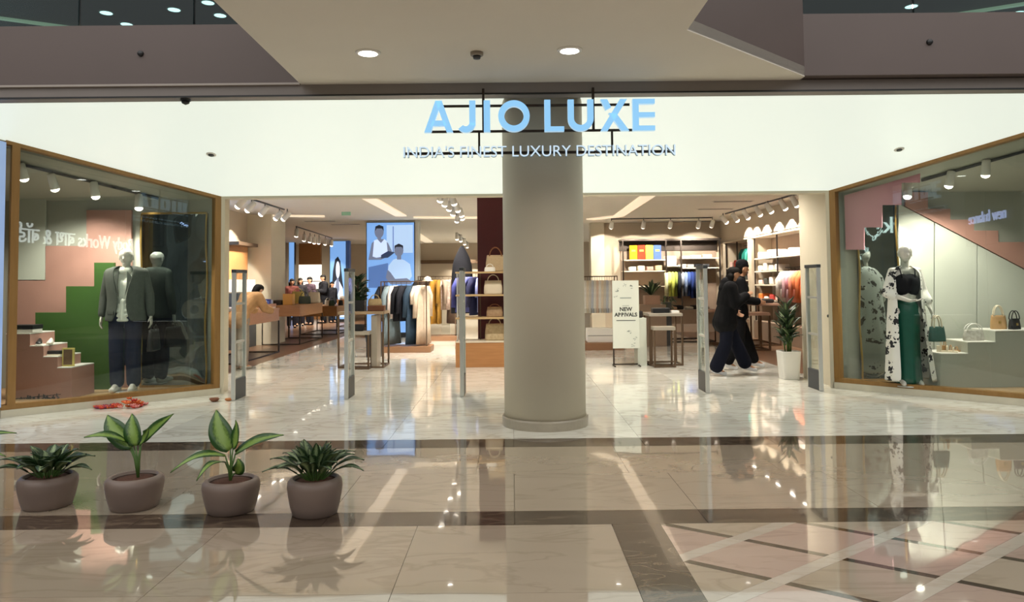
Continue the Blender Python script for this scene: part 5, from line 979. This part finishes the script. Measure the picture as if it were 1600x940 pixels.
    def face(s, lips='8a4f45'):
        h, u, hf, hs, k = s.J['head'], s.u, s.hf, s.hs, s.k
        for q in (-1, 1): MB().ell(tuple(h+hf*.082*k+hs*q*.031*k+u*.012*k), (.012*k, .009*k, .008*k), 8, 6).build('eye', BLK, s.t, True)
        MB().ell(tuple(h+hf*.088*k-u*.05*k), (.022*k, .01*k, .007*k), 10, 6).build('mouth', M('lip_'+lips, lips, .5), s.t, True)
# ---- open-fronted robe or jacket: rings swept round the figure with a gap at the front
def open_robe(parent, name, mat, rings_, f_ang=-PI/2, n=40, th=.008, wav=0., seed=0):
    R = []; rn = random.Random(seed); ph = rn.uniform(0, 6)
    for (z, cx, cy, rx, ry, gap, *off) in rings_:
        row_ = []; o_ = off[0] if off else 0.
        for i in range(n+1):
            a = f_ang+o_+gap+(2*PI-2*gap)*i/n; w = 1+wav*math.sin(9*a+ph)*min(1, max(0, (1.45-z)))
            row_.append((cx+rx*w*math.cos(a), cy+ry*w*math.sin(a), z))
        R.append(row_)
    o = MB().rings(R, closed=False).build(name, mat, parent, True); s = o.modifiers.new('thickness', 'SOLIDIFY'); s.thickness = th; s.offset = 1
    b = o.modifiers.new('subdivision', 'SUBSURF'); b.levels = 1; b.render_levels = 1; return o
# ---- man mannequin, left window
mp = G(195, 612, .1); kM = 1.075
fm = Fig('mannequin', 'man mannequin in a grey-green blazer and navy trousers in the left window', 'mannequin', (mp.x, mp.y, .112), .18, dict(shL=(.185, .01, 1.44), shR=(-.185, .01, 1.44), elL=(.255, .05, 1.17), elR=(-.255, .04, 1.17), wrL=(.28, .03, .92), wrR=(-.275, -.0, .92)), kM, SHELL, 1.0, .0095)
MB().lathe([(.16, -.012), (.16, 0), (.15, .004)], 28).build('stand_plate', ALU, fm.t, True)
SHIRT = fab('e6e9dd'); fm.top(SHIRT, .006, 'shirt', False); fm.garment('shirt_tail', SHIRT, [((-.05, -.118, .875), (.05, -.118, .875), .022, .022), ((-.05, -.118, .93), (.05, -.118, .93), .025, .025), ((-.06, -.11, .99), (.06, -.11, .99), .03, .03), ((-.05, -.1, 1.05), (.05, -.1, 1.05), .035, .035), ((0, -.12, .88), (0, -.1, 1.1), .03, .04)], .011)
fm.garment('collar', SHIRT, [((-.04, -.03, 1.475), (.04, -.03, 1.475), .05, .05), ((0, .03, 1.48), (0, .03, 1.49), .06, .055)], .01, 2)
fm.legs(fab('22293e'), .02, .02); fm.shoes(fab('d9d6cc'))
BLZ = M('blazer_wool', '4b5049', .85, var=.25, scale=30, bump=.3, bscale=80)
k = kM
jk = open_robe(fm.t, 'blazer', BLZ, [(z*k, 0, .0, rx*k, ry*k, gp) for z, rx, ry, gp in ((1.53, .075, .08, .75), (1.515, .15, .1, .62), (1.49, .215, .12, .52), (1.44, .235, .135, .45), (1.36, .23, .15, .42), (1.25, .215, .155, .30), (1.13, .20, .15, .20), (1.02, .205, .155, .22), (.92, .22, .165, .33), (.86, .225, .168, .45))], th=.012)
fm.garment('sleeve', BLZ, [('shL', 'elL', .076, .06), ('elL', tuple(lerp(fm.J['elL'], fm.J['wrL'], .9)/k), .06, .048)]); fm.garment('sleeve', BLZ, [('shR', 'elR', .076, .06), ('elR', tuple(lerp(fm.J['elR'], fm.J['wrR'], .9)/k), .06, .048)])
for s_ in (-1, 1): MB().prism([(s_*.045*k, -.118*k, 1.47*k), (s_*.10*k, -.125*k, 1.40*k), (s_*.075*k, -.15*k, 1.30*k), (s_*.035*k, -.162*k, 1.16*k), (s_*.05*k, -.15*k, 1.3*k)], (s_*.004, -.008, 0)).build('lapel', BLZ, jk)
for z_ in (.99,): 
    for s_ in (-1, 1): MB().prism([(s_*.09*k, -.158*k, z_*k), (s_*.17*k, -.115*k, z_*k), (s_*.17*k, -.115*k, (z_-.045)*k), (s_*.09*k, -.16*k, (z_-.045)*k)], (s_*.002, -.01, 0)).build('pocket_flap', BLZ, jk)
w_ = fm.t.matrix_basis @ (fm.J['wrL']+Vector((.03, 0, -.13)))
from mathutils import Matrix as _M4
w_ = Vector(fm.t.location)+_M4.Rotation(.18, 3, 'Z') @ (fm.J['wrL']+Vector((.035, .02, -.10*k)))
handbag('black leather briefcase held in the left hand of the man mannequin', (w_.x, w_.y, w_.z-.36), PI/2+.18, .42, .1, .28, M('black_leather', '191a1c', .45, var=.2), handle=.08, arcw=.35, cat='briefcase')
# ---- woman mannequin, right window
wp_ = G(1420, 603, .1); kW = 1.04
ww = Fig('mannequin', 'woman mannequin in a black top, green skirt and floral robe in the right window', 'mannequin', (wp_.x, wp_.y, .112), -.12, dict(shL=(.15, .01, 1.42), shR=(-.15, .01, 1.42), elL=(.215, .03, 1.16), wrL=(.235, -.1, .97), elR=(-.225, .02, 1.15), wrR=(-.04, -.19, 1.06), hdR=(1, -.25, .0), pelvis=(0, 0, .95)), kW, SHELL, .9, .0095)
MB().lathe([(.16, -.012), (.16, 0), (.15, .004)], 28).build('stand_plate', ALU, ww.t, True); k = kW
ww.garment('crop_top', fab('16171a'), [((-.055, -.01, 1.29), (-.055, -.015, 1.2), .112, .1), ((.055, -.01, 1.29), (.055, -.015, 1.2), .112, .1), ((-.06, -.06, 1.3), (-.055, -.055, 1.26), .07, .07), ((.06, -.06, 1.3), (.055, -.055, 1.26), .07, .07)], .011)
for s_ in (-1, 1): MB().tube([(s_*.075*k, -.105*k, 1.34*k), (s_*.09*k, -.07*k, 1.45*k), (s_*.085*k, .06*k, 1.46*k), (s_*.07*k, .11*k, 1.34*k)], .008, 6).build('top_strap', fab('16171a'), ww.t, True)
GRN = M('green_satin', '0f4d3c', .35, var=.25, scale=10); R = []
for z, rx, ry in ((1.06, .115, .10), (1.0, .135, .115), (.9, .155, .13), (.7, .145, .125), (.4, .14, .12), (.1, .155, .13), (.035, .16, .135)):
    R.append([((rx*(1+.035*math.sin(11*a)*(1.06-z))*math.cos(a))*k, (ry*(1+.035*math.sin(11*a)*(1.06-z))*math.sin(a))*k, z*k) for a in [2*PI*i/66 for i in range(66)]])
MB().rings(R).build('skirt', GRN, ww.t, True)
# white robe with large black flower sprays
rm = bpy.data.materials.new('floral_robe'); rm.use_nodes = True; N = rm.node_tree.nodes; L_ = rm.node_tree.links; b = N['Principled BSDF']; b.inputs['Roughness'].default_value = .8
tc = N.new('ShaderNodeTexCoord'); n0 = N.new('ShaderNodeTexNoise'); n0.inputs['Scale'].default_value = 12; n0.inputs['Detail'].default_value = 3; L_.new(tc.outputs['Object'], n0.inputs[0])
vm = N.new('ShaderNodeVectorMath'); vm.operation = 'MULTIPLY_ADD'; vm.inputs[1].default_value = (.07, .07, .07); L_.new(n0.outputs['Color'], vm.inputs[0]); L_.new(tc.outputs['Object'], vm.inputs[2])
vo = N.new('ShaderNodeTexVoronoi'); vo.inputs['Scale'].default_value = 7.5; L_.new(vm.outputs[0], vo.inputs['Vector']); v2 = N.new('ShaderNodeTexVoronoi'); v2.inputs['Scale'].default_value = 30; L_.new(vm.outputs[0], v2.inputs['Vector'])
ad = N.new('ShaderNodeMath'); ad.operation = 'MULTIPLY_ADD'; ad.inputs[1].default_value = .55; L_.new(v2.outputs['Distance'], ad.inputs[0]); L_.new(vo.outputs['Distance'], ad.inputs[2])
rp = N.new('ShaderNodeValToRGB'); e = rp.color_ramp.elements; e[0].position = .60; e[0].color = (.012, .012, .016, 1); e[1].position = .66; e[1].color = (*lin('e6e4dc'), 1); L_.new(ad.outputs[0], rp.inputs[0]); L_.new(rp.outputs[0], b.inputs['Base Color'])
open_robe(ww.t, 'robe', rm, [(z*k, cx, .01, rx*k, ry*k, gp, of) for z, cx, rx, ry, gp, of in ((1.49, 0, .07, .075, .7, 0), (1.455, 0, .13, .095, .75, 0), (1.41, 0, .185, .12, .85, 0), (1.3, 0, .19, .135, .85, 0), (1.1, 0, .195, .15, .78, 0), (.9, 0, .215, .17, .72, 0), (.6, .01, .24, .19, .7, 0), (.3, .02, .265, .21, .68, 0), (.05, .03, .29, .235, .66, .0))], th=.006, wav=.035, seed=2)
ww.garment('robe_sleeve', rm, [('shL', 'elL', .055, .058), ('elL', tuple(lerp(ww.J['elL'], ww.J['wrL'], .55)/k), .058, .07)]); ww.garment('robe_sleeve', rm, [('shR', 'elR', .055, .058), ('elR', tuple(lerp(ww.J['elR'], ww.J['wrR'], .3)/k), .058, .064)])
w_ = Vector(ww.t.location)+_M4.Rotation(-.12, 3, 'Z') @ (ww.J['wrL']+Vector((.03, -.045, -.09*k)))
handbag('teal green handbag hanging from the hand of the woman mannequin', (w_.x+.02, w_.y-.02, w_.z-.335), .15, .22, .1, .19, M('teal_leather', '2f5a52', .5, var=.3, scale=18), CREAML, .15, arcw=.5)
# ---- shoppers
BLKC = fab('0b0b0e'); NAVY = fab('0f1220')
# near walker, striding to the right
p = G(1133, 585)
w1_ = Fig('person', 'person in a black hooded top and wide navy trousers striding towards the right, nearer one', 'person', (p.x+.03, p.y, 0), PI/2+.0, dict(hipL=(.085, 0, .91), knL=(.09, -.17, .52), anL=(.10, -.33, .16), toL=(.10, -.49, .06), knR=(-.09, .03, .5), anR=(-.09, .20, .12), toR=(-.1, .06, .03), waist=(0, -.02, 1.1), chest=(0, -.05, 1.29), neck=(0, -.09, 1.45), head=(0, -.14, 1.60), shL=(.16, -.05, 1.40), shR=(-.16, -.05, 1.40), elR=(-.2, -.1, 1.14), wrR=(-.12, -.30, 1.26), elL=(.21, .0, 1.13), wrL=(.18, -.2, 1.0)), .99)
w1_.top(BLKC, .042, 'hooded_top', True, .04, Vector((0, .02, .82))); w1_.legs(NAVY, .02, .05); w1_.shoes(fab('d9d9dd')); w1_.hair(.32); w1_.face(); w1_.garment('hood', BLKC, [((0, -.03, 1.47), (0, -.02, 1.38), .1, .13)])
p = G(1160, 579)
w2_ = Fig('person', 'person in black clothes and a dark cap walking just behind the nearer walker', 'person', (p.x+.03, p.y+.25, 0), PI/2, dict(knL=(.09, -.15, .51), anL=(.10, -.27, .13), toL=(.10, -.42, .05), knR=(-.09, .02, .5), anR=(-.09, .22, .13), toR=(-.1, .09, .03), chest=(0, -.03, 1.3), neck=(0, -.05, 1.47), head=(0, -.08, 1.63), wrR=(-.16, -.28, 1.1), elR=(-.22, -.03, 1.14)), 1.03)
w2_.top(BLKC, .028, 'jacket', True, .02); w2_.legs(BLKC, .012, .035); w2_.shoes(fab('d9d9dd')); w2_.hair(0); w2_.face(); w2_.garment('cap', fab('101013'), [((0, -.06, 1.71), (0, -.10, 1.715), .09, .085), ((-.05, -.16, 1.69), (.05, -.16, 1.69), .02, .02)], .012, 2)
# shopper in tan leaning over the nearest left table
p = G(378, 577)
b1 = Fig('person', 'shopper in a tan jacket leaning over the nearest left table behind the gate', 'person', (p.x-.02, p.y+.1, 0), PI*.86, dict(pelvis=(0, .1, .93), hipL=(.085, .1, .89), hipR=(-.085, .1, .89), knL=(.1, .05, .48), knR=(-.1, .07, .48), anL=(.1, .08, .085), anR=(-.1, .1, .085), toL=(.11, -.09, .03), toR=(-.11, -.07, .03), waist=(0, .04, 1.06), chest=(0, -.12, 1.22), neck=(0, -.25, 1.34), head=(0, -.36, 1.44), shL=(.17, -.2, 1.32), shR=(-.17, -.2, 1.32), elL=(.24, -.3, 1.1), elR=(-.24, -.3, 1.1), wrL=(.2, -.5, 1.05), wrR=(-.2, -.5, 1.05)), .97)
b1.top(fab('a8835c'), .035, 'jacket', True, .02); b1.legs(fab('8d8378'), .025, .02); b1.shoes(fab('b9b2a8')); b1.hair(.0); b1.face()
# group of three and the man in black further in
def stander(lab, px, Y, rz, k, topc, legc, hl, J=None, jx=.03):
    x = AtY(px, 470, Y).x; f_ = Fig('person', lab, 'person', (x, Y, 0), rz, J, k, vs=.013); f_.top(fab(topc), jx); f_.legs(fab(legc), .02, .01); f_.shoes(fab('1c1a1a')); f_.hair(hl); f_.face(); return f_
stander('shopper with dark hair in a rust top, leftmost of the far group', 456, 25.5, .4, .96, '5a2f28', '25232a', .25)
stander('shopper with long brown hair in a black top, middle of the far group', 469, 26.6, .2, .98, '1d1a1c', '25232a', .4)
stander('shopper in a dark plum shirt, rightmost of the far group of three', 484, 27.2, -.5, 1.0, '3a2c33', '1f1e24', 0., dict(elR=(-.22, -.05, 1.15), wrR=(-.1, -.25, 1.2)))
f_ = stander('tall man in black jacket and trousers standing before the far lit niche', 505, 28.3, -.9, 1.05, '121216', '121216', 0., dict(elL=(.22, -.05, 1.15), wrL=(.08, -.28, 1.18)), .045)
stander('dark-dressed shopper partly hidden behind the tall man in black', 519, 28.6, .9, .9, '17171c', '17171c', .2)
